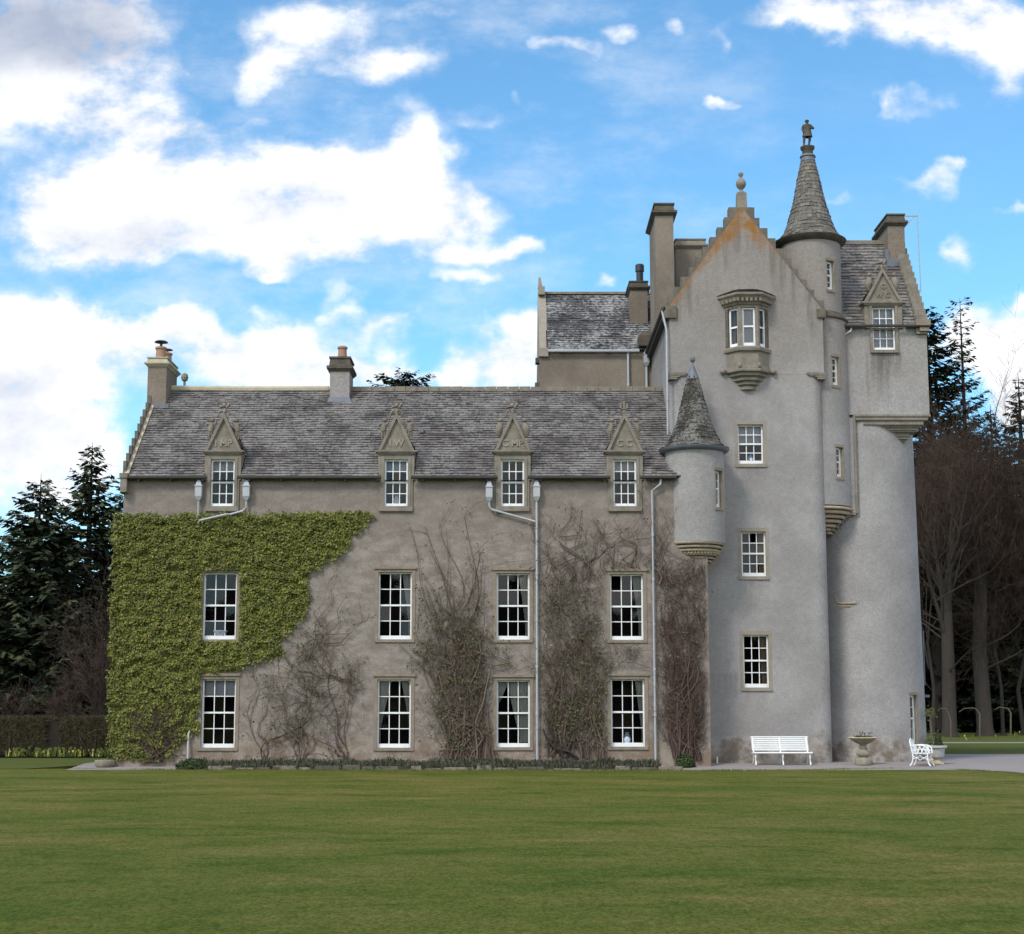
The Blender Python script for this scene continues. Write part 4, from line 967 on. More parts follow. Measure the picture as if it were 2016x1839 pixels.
# stair turret
scx, scy = WX(1597, 560, 3.0), 3.0
ru, rl = 1.10, 1.24
zu0, zu1 = WZ(636, scy), WZ(488, scy); zlb = WZ(1002, scy)
def aop(pxc, pya, pyb, r, wd_):
    Y = scy-.7; x = WX(pxc, (pya+pyb)/2, Y); a = math.asin(max(-1, min(1, (x-scx)/r))); Y = scy-r*math.cos(a)
    x = WX(pxc, (pya+pyb)/2, Y); a = math.asin(max(-1, min(1, (x-scx)/r)))
    return (a, WZ(pyb, scy-r*math.cos(a)), WZ(pya, scy-r*math.cos(a)), wd_)
s1 = aop(1635, 513.6, 570.5, ru, .30); s2 = aop(1645, 702.6, 758.6, rl, .30); s3 = aop(1653, 880.7, 939.5, rl, .30)
mb = MB(); hh = lambda s, r: (s[0]-s[3]/2/r, s[0]+s[3]/2/r, s[1], s[2])
round_wall(mb, (scx, scy), ru, -math.pi, math.pi, zu0-.3, zu1, [hh(s1, ru)], 64); round_wall(mb, (scx, scy), rl, -math.pi, math.pi, zlb, zu0, [hh(s2, rl), hh(s3, rl)], 64)
stt = part(mb, 'turret', 'harl_grey', label='slender stair turret with the tallest conical roof', smooth=True)
slit(s1[0], (scx, scy), ru, s1[1], s1[2], .30, stt, 'grey_stone', jw=.05); slit(s2[0], (scx, scy), rl, s2[1], s2[2], .30, stt, jw=.05); slit(s3[0], (scx, scy), rl, s3[1], s3[2], .30, stt, jw=.05)
mb = MB(); ring(mb, (scx, scy), rl+.07, zu0-.10, zu0+.02); mb.lathe((scx, scy, 0), [(rl+.02, zu0+.02), (ru, zu0+.22)], 48); smooth_angle(mb.build('string_course', 'dark_stone', stt), 50)
cb = MB()
for k, (f, ya, yb) in enumerate(((1.04, 1000, 1006), (.95, 1006.5, 1014), (.82, 1014.5, 1022), (.70, 1022.5, 1030), (.56, 1030.5, 1038), (.44, 1038.5, 1044), (.34, 1044.5, 1050))):
    ring(cb, (scx+.12*k/6, scy), rl*f, WZ(yb, scy-.6), WZ(ya, scy-.6))
smooth_angle(cb.build('corbel', 'corbel_stone', stt), 50)
zb = WZ(478, scy); tz = WZ(313, scy)-zb
prof = [(1.30, 0), (1.12, .11), (.95, .35), (.79, .82), (.58, 1.56), (.37, tz*.82), (.23, tz)]
co = MB(); cone_slates(co, (scx, scy, zb), prof, .155, .17); co.lathe((scx, scy, zb-.03), [(r-.03, z) for r, z in prof], 40)
smooth_angle(co.build('cone_roof', 'slate_cone', stt), 20)
le = MB(); le.lathe((scx, scy, zb), [(1.04, -.22), (1.18, -.16), (1.29, -.07), (1.33, -.0), (1.28, .03)], 44); smooth_angle(le.build('eave_ring', 'dark_stone', stt), 50)
fi = MB(); fi.lathe((scx, scy, zb+tz), [(.28, -.12), (.26, .05), (.30, .06), (.26, .14)], 20); smooth_angle(fi.build('flashing', 'lead', stt), 50)
fi = MB(); zp0 = WZ(308, scy)-zb-tz; zp1 = WZ(289, scy)-zb-tz
fi.lathe((scx, scy, zb+tz), [(.20, .1), (.27, zp0-.03), (.27, zp0+.01), (.20, zp0+.03), (.20, zp1-.16), (.26, zp1-.10), (.27, zp1-.02), (.2, zp1), (0, zp1)], 20)
smooth_angle(fi.build('pedestal', 'dark_stone', stt), 50)
STAT = (scx, scy, zb+tz+zp1)
# pipe down the angle and the lead strip under it
YPC = YC-.14
downpipe([(WX(1676, 645, YPC), YPC, ce-.08), (WX(1675, 650, YPC), YPC, WZ(651, YPC)), (WX(1661, 660, YPC), YPC, WZ(661, YPC)), (WX(1669, 1008, YPC), YPC, WZ(1012, YPC))], label='downpipe between stair turret and cap house')
mb = MB(); mb.tube([(WX(1671, 1012, YC-.1), YC-.1, WZ(1012, YC-.1)), (WX(1652, 1032, YC+.0), YC-.02, WZ(1032, YC)), (TR+.02, YC+.1, WZ(1053, YC+.1))], .05, 6); part(mb, 'flashing', 'lead')
# remnant of a string course on the drum
mb = MB()
for (pts, r) in (([(1641, 1172), (1646, 1177), (1649, 1186), (1654, 1188), (1670, 1188), (1686, 1187)], .035), ([(1637, 1180), (1641, 1187), (1646, 1192), (1655, 1194), (1674, 1193)], .03), ([(1640, 1190), (1645, 1198), (1660, 1198)], .025)):
    q = []
    for a, b in pts:
        x = WX(a, b, 2.7); y = dcy-math.sqrt(max(.2, (dr)**2-(x-dcx)**2))-.03; q.append((WX(a, b, y), y, WZ(b, y)))
    mb.tube(q, r, 6)
part(mb, 'string_course', 'corbel_stone')
mb = MB(); p = W(1820, 1371, dcy-.3); mb.box(p.x-.02, p.x+.16, dcy-.42, dcy-.2, p.z-.04, p.z+.06); mb.tube([(p.x+.02, dcy-.3, p.z+.4), (p.x+.03, dcy-.3, p.z+2.4)], .03, 6); part(mb, 'bracket', 'lead')

# ------------------------------------------------------------------ rear block behind the wing
YK = 8.6; kx0, kx1 = WX(1062, 720, YK), WX(1312, 720, YK)
ke = WZ(691, YK); kd = 3.6; kr = WZ(581, YK+kd)
mb = MB(); mb.box(kx0, kx1, YK, YK+2*kd, 0, ke-.02)
mb.prism([(kx0+.001, ke-.02), (kx0+.3, ke-.02), (kx0+.3, ke), (kx0+.001, ke)], YK, YK+2*kd)
part(mb, 'wall', 'harl_brown', label='brown harled wall of the block behind the wing')
V = Vector((0, kd+.1, kr-ke)); 
mb = MB(); slates(mb, (kx0+.34, YK-.1, ke), (1, 0, 0), V, kx1-kx0-.34, V.length, .16, .27); part(mb, 'roof', 'slate_dark', label='dark lichened roof behind the wing')
mb = MB(); mb.face((kx0+.3, YK-.05, ke-.02), (kx1, YK-.05, ke-.02), (kx1, YK+kd, kr-.02), (kx0+.3, YK+kd, kr-.02)); mb.face((kx1, YK+2*kd, ke-.02), (kx0+.3, YK+2*kd, ke-.02), (kx0+.3, YK+kd, kr-.02), (kx1, YK+kd, kr-.02)); part(mb, 'roof', 'room_dark')
mb = MB()
i = mb.add([(kx0, YK-.05, ke-.1), (kx0, YK+kd, kr+.12), (kx0, YK+2*kd, ke-.1), (kx0+.34, YK-.05, ke-.1), (kx0+.34, YK+kd, kr+.12), (kx0+.34, YK+2*kd, ke-.1)])
for q in ((0, 3, 4, 1), (1, 4, 5, 2), (0, 1, 2), (3, 5, 4)): mb.f.append(tuple(i+k for k in q))
mb.box(kx0-.02, kx0+.36, YK-.12, YK+.3, ke-.25, ke+.1); mb.box(kx0+.02, kx0+.30, YK+kd-.5, YK+kd, kr-.1, kr+.25); mb.frustum(kx0+.0, kx0+.22, YK+kd-.2, YK+kd, kr+.25, kx0+.04, kx0+.12, YK+kd-.15, YK+kd-.05, kr+.75)
part(mb, 'skew', 'pale_stone', label='pale coped skew of the rear gable')
mb = MB(); mb.box(kx0-.16, kx0, YK+.1, YK+.5, WZ(713, YK), WZ(703, YK)); part(mb, 'corbel', 'dark_stone', label='upper stone stub on the rear gable'); mb = MB(); mb.box(kx0-.18, kx0, YK+.1, YK+.6, WZ(764, YK), WZ(752, YK)); part(mb, 'corbel', 'dark_stone', label='stone stub on the rear gable')
mb = MB(); mb.tube([(kx0+.35, YK-.17, ke-.04), (WX(1258, 690, YK), YK-.17, ke-.04)], .06, 7); part(mb, 'gutter', 'pipe_paint', label='pale gutter on the rear block')
mb = MB(); mb.box(kx0+.3, kx1, YK+kd-.12, YK+kd+.12, kr+.02, kr+.12); part(mb, 'ridge', 'grey_stone', label='ridge of the rear block')
for px in (1237, 1273): x = WX(px, 730, YK-.1); downpipe([(x, YK-.1, ke-.1 if px < 1250 else WZ(702, YK)), (x, YK-.1, ZR-1.5)], r=.05, label='rear downpipe above the wing ridge', hop=None if px < 1250 else (x, WZ(706, YK)), mat='pipe_paint', Yh=YK-.12)
mb = MB(); mb.box(WX(1257, 670, YK-.2), WX(1284, 670, YK-.2), YK-.35, YK+.5, WZ(684, YK), WZ(664, YK)); mb.frustum(WX(1257, 670, YK-.2), WX(1284, 670, YK-.2), YK-.35, YK+.5, WZ(664, YK)+.002, WZ(1262, YK).x if False else WX(1263, 660, YK), WX(1280, 660, YK), YK-.2, YK+.5, WZ(654, YK)); part(mb, 'skewputt', 'dark_stone')
YS = YK+1.6; x0, x1 = WX(1240.5, 590, YS), WX(1275, 590, YS)
sc2 = chimney(x0, x1, YS, YS+1.2, ke, WZ(567, YS), WZ(553, YS), 'harl_brown', 'dark_stone', 'small chimney with a black pot behind the wing')
p = MB(); xm = WX(1259.5, 540, YS+.5); zt = WZ(553, YS+.5); p.lathe((xm, YS+.5, zt), [(.15, -.05), (.15, WZ(536, YS+.5)-zt), (.19, WZ(535, YS+.5)-zt), (.19, WZ(523, YS+.5)-zt), (.15, WZ(521, YS+.5)-zt), (0, WZ(521, YS+.5)-zt)], 14); smooth_angle(p.build('chimney_pot', 'black_metal', sc2))
YH2 = 6.5; x0, x1 = WX(1291, 530, YH2), WX(1327, 530, YH2)
chimney(x0, x1, YH2, YH2+2.5, zl-.6, WZ(420, YH2), WZ(400, YH2), 'harl_brown', 'dark_stone', 'tallest chimney on the left flank of the tower', over=.13)
YH3 = 8.8; x0, x1 = WX(1331, 520, YH3), WX(1389, 520, YH3)
chimney(x0, x1, YH3, YH3+1.2, zl-.6, WZ(485, YH3), WZ(470, YH3), 'harl_brown', 'grey_stone', 'broad chimney stack behind the tower gable', over=.10)
# ------------------------------------------------------------------ ground, lawn, gravel
ZL = -.13
def gz(Y): return 0 if Y > 1 else (-.14 if Y < -1.4 else -.14*(1-(Y+1.4)/2.4))
mb = MB(); rows = [(-300, -.21), (10.2, -.21), (11.0, -.03), (900, -.03)]
for (a, za), (b, zb) in zip(rows[:-1], rows[1:]): mb.face((-900, a, za), (900, a, za), (900, b, zb), (-900, b, zb))
struct(mb.build('ground', 'forest_floor'))
mb = MB(); x0, x1 = WX(150, 1500, 0), 75
rows = [(-9, -.165), (-1.4, -.145), (1.0, -.004), (11.3, .0)]
for (a, za), (b, zb) in zip(rows[:-1], rows[1:]): mb.face((x0, a, za), (x1, a, za), (x1, b, zb), (x0, b, zb))
struct(mb.build('gravel_path', 'gravel'))
def gl(px, py, z=ZL): p = G(px, py, z); return (p.x, p.y)
edge = [(1400,1517),(1500,1516.5),(1620,1515.5),(1740,1514.5),(1830,1514),(1880,1515),(1920,1517),(1960,1519.5),(2016,1524),(2100,1533),(2300,1560)]
pl = [(-70, -75), (70, -75)]+[gl(*e) for e in edge[::-1]]+[gl(1200,1517),(gl(900,1517)),(gl(600,1516.5)),(gl(400,1516)),(gl(230,1515)),(gl(60,1514)),(gl(-100,1513.5)),(-70, gl(-100,1513.5)[1])]
mb = MB(); mb.slab(pl, -.19, ZL); struct(mb.build('lawn', 'lawn'))
zl2 = -.09
pl = [(-80, gl(60,1513,zl2)[1]-.3), gl(0,1513,zl2), gl(60,1512.5,zl2), gl(120,1509,zl2), gl(170,1506,zl2), gl(214,1502,zl2), (XL-.3, 2), (XL-.1, 9.3), (-80, 9.3)]
mb = MB(); mb.slab(pl, -.19, zl2); struct(mb.build('lawn', 'grass_far'))
pl = [(WX(1856, 1484, 11.3), 11.3), (90, 11.3), (90, 29), (WX(1850, 1484, 11.3), 29)]
mb = MB(); mb.slab(pl, -.02, .02); struct(mb.build('verge', 'grass_far'))
y0, y1 = G(1900, 1465).y, G(1900, 1461.5).y
mb = MB(); mb.slab([(10, y0), (120, y0), (120, y1), (10, y1)], -.02, .012); struct(mb.build('path', 'gravel'))
mb = MB(); mb.slab([(10, y1+.02), (120, y1+.02), (120, 75), (10, 75)], -.02, .016); struct(mb.build('verge', 'grass_far'))
bx0, bx1 = WX(352, 1505, -.6), WX(1298, 1505, -.6)
mb = MB(); n = 60
for k in range(n):
    a = bx0+(bx1-bx0)*k/n; b = bx0+(bx1-bx0)*(k+1)/n
    mb.face((a, -1.1, -.12), (b, -1.1, -.12), (b, -.55, .02+.03*math.sin(k)), (a, -.55, .02+.03*math.sin(k-1))); mb.face((a, -.55, .02+.03*math.sin(k-1)), (b, -.55, .02+.03*math.sin(k)), (b, .02, .05), (a, .02, .05))
struct(mb.build('border_soil', 'soil'))
# kerb stones, each its own
x = WX(408, 1512, -1.2); k = 0; rg = random.Random(3)
while x < WX(1302, 1512, -1.2):
    l = rg.choice((rg.uniform(.3, .55), rg.uniform(.55, 1.2))); h = rg.uniform(.05, .15); y = -1.22+rg.uniform(-.06, .06)
    if rg.random() < .16: x += l*.6; continue
    mb = MB(); mb.frustum(x+.015, x+l-.02, y-.12, y+.13, -.2, x+.03+rg.uniform(0, .04), x+l-.03-rg.uniform(0, .04), y-.09, y+.1, -.14+h+rg.uniform(-.03, .03))
    o = mb.build('kerb_stone', 'kerb_stone', None, origin=(x+l/2, y, -.14))
    bv = o.modifiers.new('bevel', 'BEVEL'); bv.width = .025; bv.segments = 2
    tag(o, 'rough flat kerb stone edging the plant border along the wing', 'kerb stone', 'kerb stones edging the border along the wing')
    x += l
# ------------------------------------------------------------------ curtains, blinds and things on the sills
def sheet(name, label, cat, Mx, x0t, x1t, x0b, x1b, y, z0, z1, mat, folds=5, knee=None):
    """a hung cloth; top edge x0t..x1t, bottom edge x0b..x1b"""
    mb = MB(Mx); n, m = folds*6, 8
    o = Mx @ Vector(((x0t+x1t)/2, y, z0))
    for side in (0, .015):
        rows = []
        for j in range(m+1):
            t = j/m; e = (1-t)
            if knee: e = min(1, e/knee)
            a, b = x0t+(x0b-x0t)*e, x1t+(x1b-x1t)*e; z = z0+(z1-z0)*t
            rows.append(mb.add([(a+(b-a)*k/n, y+side+.022*math.sin(2*math.pi*folds*k/n), z) for k in range(n+1)]))
        for j in range(m):
            for k in range(n): mb.f.append((rows[j]+k, rows[j]+k+1, rows[j+1]+k+1, rows[j+1]+k))
    ob = mb.build(name, mat, None, origin=o, smooth=False)
    for p in ob.data.polygons: p.use_smooth = True
    return tag(ob, label, cat)
for nm, lab, cat, Mx, (x0, x1, z0, z1, y), mt in CURT: sheet(nm, lab, cat, Mx, x0, x1, x0, x1, y, z0, z1, mt, 1)
def wm(i): a, b, c, d = wins[i]; return place((a+b)/2, 0, c), (b-a)/2, d-c
for i, side, wt, wb, lab, kn in ((1, 1, .34, .12, 'cream curtain in the first floor window right of the ivy', .8), (2, 1, .36, .14, 'cream curtain in the first floor window left of the long downpipe', .8), (3, 1, .36, .14, 'cream curtain in the first floor window beside the turret', .8),
     (5, -1, .45, .10, 'cream curtain at the left of the second ground floor window', .75), (6, -1, .40, .04, 'short cream curtain at the left of the third ground floor window', .7), (6, 1, .78, .36, 'wide gathered cream curtain filling half of the third ground floor window', .9), (7, 1, .30, .10, 'thin cream curtain in the ground floor window beside the tower', .8), (5, 1, .34, .06, 'cream curtain at the right of the second ground floor window', .7)):
    Mx, hw, h = wm(i)
    if side > 0: sheet('curtain', lab, 'curtain', Mx, hw-wt, hw-.03, hw-wb, hw-.03, .28, .16, h-.07, 'curtain', 5 if wt < .6 else 8, kn)
    else: sheet('curtain', lab, 'curtain', Mx, -hw+.03, -hw+wt, -hw+.03, -hw+wb, .28, .16 if wb > .05 else h*.45, h-.07, 'curtain', 4, kn)
Mx, hw, h = wm(4); sheet('blind_or_reflection', 'grey blind drawn a quarter down in the ground floor window by the ivy', 'blind', Mx, -hw+.05, hw-.05, -hw+.05, hw-.05, .30, h*.76, h-.06, 'blind', 1)
for i in (1, 2):
    a, b, c, d = tw[i]; Mx = place((a+b)/2, YT, c); hw = (b-a)/2
    sheet('curtain', ('', 'tan curtain in the tower window right of the turret corbel', 'tan curtain in the tower window above the white bench')[i], 'curtain', Mx, hw-.27, hw-.03, hw-.22, hw-.03, .28, .13, d-c-.06, 'curtain_tan', 4)
a, b, c, d = tw[0]; Mx = place((a+b)/2, YT, c); hw = (b-a)/2
sheet('blind_or_reflection', 'grey blind half down in the tower window below the oriel', 'blind', Mx, -hw+.05, hw-.05, -hw+.05, hw-.05, .3, (d-c)*.5, d-c-.06, 'blind', 1)
for i in (0, 1, 3):  # grey sheets added behind the top panes to imitate reflected sky
    a, b, c, d = dhol[i]; sheet('blind_or_reflection', ('grey sheet standing in for sky reflection in the dormer with letters I MP', 'grey sheet standing in for sky reflection in the dormer with letters I W', '', 'grey sheet standing in for sky reflection in the dormer with letters C C')[i], 'blind', place((a+b)/2, 0, c), -(b-a)/2+.05, (b-a)/2-.05, -(b-a)/2+.05, (b-a)/2-.05, .25, (d-c)*.76, d-c-.05, 'blind', 1)
def vase(Mx, x, y, z, s, lab, mat='porcelain', prof=None):
    o = Mx @ Vector((x, y, z)); mb = MB()
    mb.lathe(o, [(a*s, b*s) for a, b in (prof or [(0, 0), (.09, 0), (.10, .02), (.15, .16), (.16, .25), (.11, .36), (.07, .42), (.09, .48), (.07, .48), (.05, .4)])], 16)
    ob = mb.build('vase', mat, None, origin=o); smooth_angle(ob, 50); return tag(ob, lab, 'vase')
Mx, hw, h = wm(7); vase(Mx, -.02, .3, .0, 1.0, 'blue and white vase behind the ground floor window beside the tower')
Mx, hw, h = wm(0); vase(Mx, .0, .3, .0, .9, 'pale bowl behind the first floor window framed by ivy', prof=[(0, 0), (.12, 0), (.13, .15), (.22, .2), (.30, .33), (.28, .34), (.18, .24), (0, .2)])
Mx = place((tw[0][0]+tw[0][1])/2, YT, tw[0][2]); vase(Mx, .03, .3, .0, .85, 'pale jug behind the tower window below the oriel', 'porcelain')
a, b, c, d = dhol[1]; vase(place((a+b)/2, 0, c), 0, .25, .0, .85, 'white jug behind the dormer window with letters I W', 'white_paint')

# ------------------------------------------------------------------ statue on the turret
def skin_mesh(verts, edges, radii, levels=2):
    me = bpy.data.meshes.new('s'); me.from_pydata(verts, edges, []); ob = bpy.data.objects.new('s', me); col.objects.link(ob)
    md = ob.modifiers.new('k', 'SKIN'); md.use_smooth_shade = True
    for k, r in enumerate(radii): me.skin_vertices[0].data[k].radius = (r, r) if not hasattr(r, '__len__') else r
    me.skin_vertices[0].data[0].use_root = True
    sb = ob.modifiers.new('s', 'SUBSURF'); sb.levels = levels; sb.render_levels = levels
    dg = bpy.context.evaluated_depsgraph_get(); out = bpy.data.meshes.new_from_object(ob.evaluated_get(dg)); bpy.data.objects.remove(ob); return out
H = (WZ(236, scy)-STAT[2])
st_ = thing('statue', 'weathered stone figure of a man in a long coat standing on the tallest turret', 'statue', STAT)
vs = [(0, 0, .50), (0, .0, .62), (0, 0, .74), (0, 0, .82), (0, -.01, .865), (0, -.02, .92), (0, -.02, .97),
      (-.075, 0, .46), (-.115, -.02, .26), (-.125, .0, .06), (-.13, -.06, .02), (.075, 0, .46), (.095, .02, .27), (.055, .03, .06), (.06, -.04, .02),
      (-.125, 0, .785), (-.165, .02, .65), (-.15, -.07, .54), (-.145, -.09, .50), (.125, 0, .785), (.245, .03, .68), (.13, -.11, .66), (.09, -.13, .67)]
es = [(0,1),(1,2),(2,3),(3,4),(4,5),(5,6),(0,7),(7,8),(8,9),(9,10),(0,11),(11,12),(12,13),(13,14),(2,15),(15,16),(16,17),(17,18),(2,19),(19,20),(20,21),(21,22)]
rd = [.10, .095, .115, .06, .045, .068, .05, .068, .048, .036, .03, .068, .048, .036, .03, .05, .04, .032, .03, .05, .042, .034, .03]
me = skin_mesh([(x*H, y*H, z*H) for x, y, z in vs], es, [r*H*1.05 for r in rd])
me.materials.append(MATS['dark_stone']); o = bpy.data.objects.new('body', me); col.objects.link(o); o.parent = st_
mb = MB(); mb.lathe(STAT, [(r*H, z*H) for r, z in ((.13, .80), (.145, .70), (.135, .62), (.15, .54), (.175, .42), (.185, .36), (.165, .36), (.14, .5))], 20, fn=lambda a, z: 1-.22*abs(math.cos(a))+.05*math.sin(5*a))
smooth_angle(mb.build('coat', 'dark_stone', st_, origin=STAT), 60)
mb = MB(); mb.lathe((STAT[0], STAT[1]-.02*H, STAT[2]), [(.0, 1.0*H), (.05*H, .985*H), (.062*H, .95*H), (.085*H, .945*H), (.08*H, .935*H), (.05*H, .935*H)], 14); smooth_angle(mb.build('cap', 'dark_stone', st_, origin=STAT), 50)

# ------------------------------------------------------------------ garden seats and urns
YBn = .25
bx = WX(1541.5, 1490, YBn); bo = (bx, YBn, gz(YBn)); g0 = gz(YBn)
bw = (WX(1598, 1485, YBn)-WX(1485, 1485, YBn))/2
bn = thing('bench', 'long white slatted garden bench against the grey tower wall', 'bench', bo)
mb = MB()
for k in range(5): mb.box(bx-bw-.02, bx+bw+.02, YBn+.09*k, YBn+.09*k+.065, g0+.415-.006*k, g0+.45-.006*k)
mb.tube([(bx-bw-.03, YBn-.02, g0+.425), (bx+bw+.03, YBn-.02, g0+.425)], .03, 8)
mb.build('seat', 'white_paint', bn)
mb = MB()
for k in range(7):
    z = g0+.49+.062*k; y = YBn+.47+.030*k; mb.box(bx-bw, bx+bw, y, y+.022, z, z+.043)
mb.box(bx-bw-.015, bx+bw+.015, YBn+.67, YBn+.715, g0+.925, g0+.965)
mb.build('backrest', 'white_paint', bn)
for k in (-1, 0, 1):
    x = bx+k*(bw-.05); mb = MB()
    mb.tube([(x, YBn+.01, g0+.41), (x, YBn+.03, g0+.30), (x, YBn-.0, g0+.14), (x, YBn-.08, g0+.015)], [.026, .024, .022, .028], 7)
    mb.tube([(x, YBn+.42, g0+.41), (x, YBn+.44, g0+.28), (x, YBn+.52, g0+.12), (x, YBn+.62, g0+.015)], [.026, .024, .022, .028], 7)
    mb.tube([(x, YBn+.02, g0+.24), (x, YBn+.22, g0+.32), (x, YBn+.46, g0+.22)], .016, 6)
    mb.tube([(x, YBn+.0, g0+.40), (x, YBn+.43, g0+.37)], .022, 6); mb.tube([(x, YBn+.43, g0+.40), (x, YBn+.50, g0+.52), (x, YBn+.69, g0+.94)], .024, 7)
    smooth_angle(mb.build('leg', 'white_paint', bn), 50)
# cast iron armchair
Yc_ = .05; g1 = gz(Yc_); ac = Vector((WX(1815, 1490, Yc_), Yc_, g1))
ch = thing('armchair', 'white cast iron garden armchair seen from its side beside the planter', 'chair', tuple(ac))
Mx = Matrix.Translation(ac) @ Matrix.Rotation(R(-28), 4, 'Z')
mb = MB(Mx); mb.box(-.24, .27, -.25, .25, .405, .43)
for k in range(6): mb.box(-.24, .27, -.25+.09*k, -.25+.09*k+.04, .432, .442)
mb.build('seat', 'white_paint', ch)
mb = MB(Mx)
mb.tube([(-.25, -.26, .42), (-.30, -.26, .66), (-.35, -.18, .84), (-.37, 0, .90), (-.35, .18, .84), (-.30, .26, .66), (-.25, .26, .42)], .022, 7)
for q in (-.13, 0, .13): mb.tube([(-.26, q, .43), (-.30, q*1.2, .62), (-.36, q*.9, .86)], .016, 6)
for z, wd_ in ((.52, .25), (.62, .25), (.72, .22)): mb.tube([(-.27-.05*(z-.5)/.2, -wd_, z), (-.30-.05*(z-.5)/.2, 0, z+.06), (-.27-.05*(z-.5)/.2, wd_, z)], .014, 6)
mb.build('backrest', 'white_paint', ch)
for s in (-1, 1):
    mb = MB(Mx); y = .27*s
    mb.tube([(-.31, y, .68), (-.10, y*1.04, .70), (.14, y*1.06, .69), (.27, y*1.04, .60), (.29, y, .43)], .024, 7)
    for a, b in ((-.2, -.06), (-.06, .08), (.08, .2)): mb.tube([(a, y, .44), ((a+b)/2-.04, y, .54), ((a+b)/2, y, .68)], .013, 5); mb.tube([(b, y, .44), ((a+b)/2+.05, y, .54), ((a+b)/2, y, .68)], .013, 5)
    mb.tube([(-.26, y, .52), (0, y, .57), (.26, y, .52)], .014, 5)
    mb.build('armrest', 'white_paint', ch)
for sx in (-1, 1):
    for s in (-1, 1):
        mb = MB(Mx); y = .25*s
        mb.tube([(sx*.25, y, .42), (sx*.24, y, .28), (sx*.27, y, .12), (sx*.34, y*1.08, .012)], [.024, .022, .02, .026], 7)
        mb.build('leg', 'white_paint', ch)
mb = MB(Mx)
for s in (-1, 1):
    y = .25*s; mb.tube([(-.25, y, .36), (-.12, y, .26), (0, y, .36), (.12, y, .26), (.25, y, .36)], .014, 5); mb.tube([(-.25, y, .22), (-.12, y, .30), (0, y, .2), (.12, y, .30), (.25, y, .22)], .014, 5)
mb.tube([(.25, -.25, .36), (.25, 0, .24), (.25, .25, .36)], .014, 5)
mb.build('tracery', 'white_paint', ch)
# bird bath urn
Yu = .55; gu = gz(Yu); uo = (WX(1700, 1490, Yu), Yu, gu)
ur = thing('bird_bath', 'weathered stone bird bath with a scalloped bowl in front of the drum', 'bird bath', uo)
mb = MB(); mb.lathe(uo, [(.29, 0), (.30, .03), (.30, .14), (.27, .2), (.22, .23), (.15, .245), (.15, .27), (.21, .30), (.235, .36), (.22, .42), (.15, .48), (.125, .52), (.15, .55), (.13, .58), (.11, .64), (.14, .70), (.20, .73)], 24)
smooth_angle(mb.build('pedestal', 'urn_stone', ur), 45)
sc8 = lambda a, z: 1+.07*math.cos(12*a)*(max(0, z-.74)/.17)
mb = MB(); mb.lathe(uo, [(.18, .70), (.26, .74), (.36, .81), (.44, .88)], 72, fn=sc8); smooth_angle(mb.build('bowl', 'urn_stone', ur), 60)
mb = MB(); mb.lathe(uo, [(.44, .88), (.47, .905), (.455, .925), (.38, .90), (.2, .84), (0, .82)], 72, fn=sc8); smooth_angle(mb.build('rim', 'urn_foot', ur), 60)
rg = random.Random(5)
mb = MB()
for k in range(160):
    a = rg.uniform(0, 6.28); r = .30*math.sqrt(rg.random()); z = uo[2]+.86+rg.uniform(0, .10)+(.14 if rg.random() < .06 else 0)
    mb.leaf(Vector((uo[0]+r*math.cos(a), uo[1]+r*math.sin(a), z)), rg.uniform(.05, .10), Vector((rg.uniform(-1, 1), -1, rg.uniform(0, 1))), rg.uniform(0, 6))
mb.tube([(uo[0]+.06, uo[1], uo[2]+.85), (uo[0]+.05, uo[1], uo[2]+1.08)], .012, 5)
tag(mb.build('plant', 'bush_leaf', None, origin=(uo[0], uo[1], uo[2]+.85)), 'low plants growing in the bird bath bowl', 'plant')
def planter(px, Y, s, label):
    o = (WX(px, 1490, Y), Y, gz(Y)); p = thing('planter', label, 'planter', o)
    mb = MB(); mb.box(o[0]-.19*s, o[0]+.19*s, o[1]-.19*s, o[1]+.19*s, o[2], o[2]+.05*s); mb.lathe(o, [(.18*s, .05*s), (.17*s, .08*s), (.11*s, .14*s), (.10*s, .18*s), (.14*s, .2*s)], 20); smooth_angle(mb.build('foot', 'urn_foot', p), 40)
    mb = MB(); mb.lathe(o, [(.12*s, .2*s), (.22*s, .23*s), (.26*s, .32*s), (.28*s, .52*s), (.36*s, .56*s), (.365*s, .60*s), (.36*s, .63*s), (.29*s, .63*s), (.26*s, .56*s), (0, .55*s)], 28); smooth_angle(mb.build('bowl', 'urn_pale', p), 40)
    return o
o1 = planter(1844, .75, 1.0, 'pale stone planter on a tan foot behind the white armchair')
rg = random.Random(9); mb = MB(); t0 = Vector((o1[0]+.07, o1[1], o1[2]+.56))
for k in range(900):
    h = rg.random()**1.3*.62; r = (.17*(1-h/.62)+.02)*rg.uniform(.8, 1.05); a = rg.uniform(0, 6.28)
    mb.leaf(t0+Vector((r*math.cos(a), r*math.sin(a), h)), rg.uniform(.035, .06), Vector((math.cos(a), math.sin(a), .4)), rg.uniform(0, 6))
tp = thing('topiary', 'small dark cone shaped evergreen growing in the pale planter', 'shrub', tuple(t0)); mb.build('foliage', 'needles', tp); mb = MB(); mb.lathe(t0, [(.13, .0), (.02, .55)], 10); mb.tube([t0-Vector((0, 0, .02)), t0+Vector((0, 0, .1))], .02, 6); mb.build('stem', 'dark_bark', tp)
o2 = planter(1832, 3.2, .9, 'second pale planter half hidden by the corner of the drum')
t0 = Vector((o2[0]+.06, o2[1], o2[2]+.49)); tp = thing('standard_tree', 'slim stemmed little tree in the planter by the corner of the drum', 'small tree', tuple(t0))
mb = MB(); mb.tube([t0, t0+Vector((.0, 0, .6)), t0+Vector((-.03, 0, 1.15))], [.05, .045, .035], 7); mb.build('trunk', 'post_wood', tp)
mb = MB()
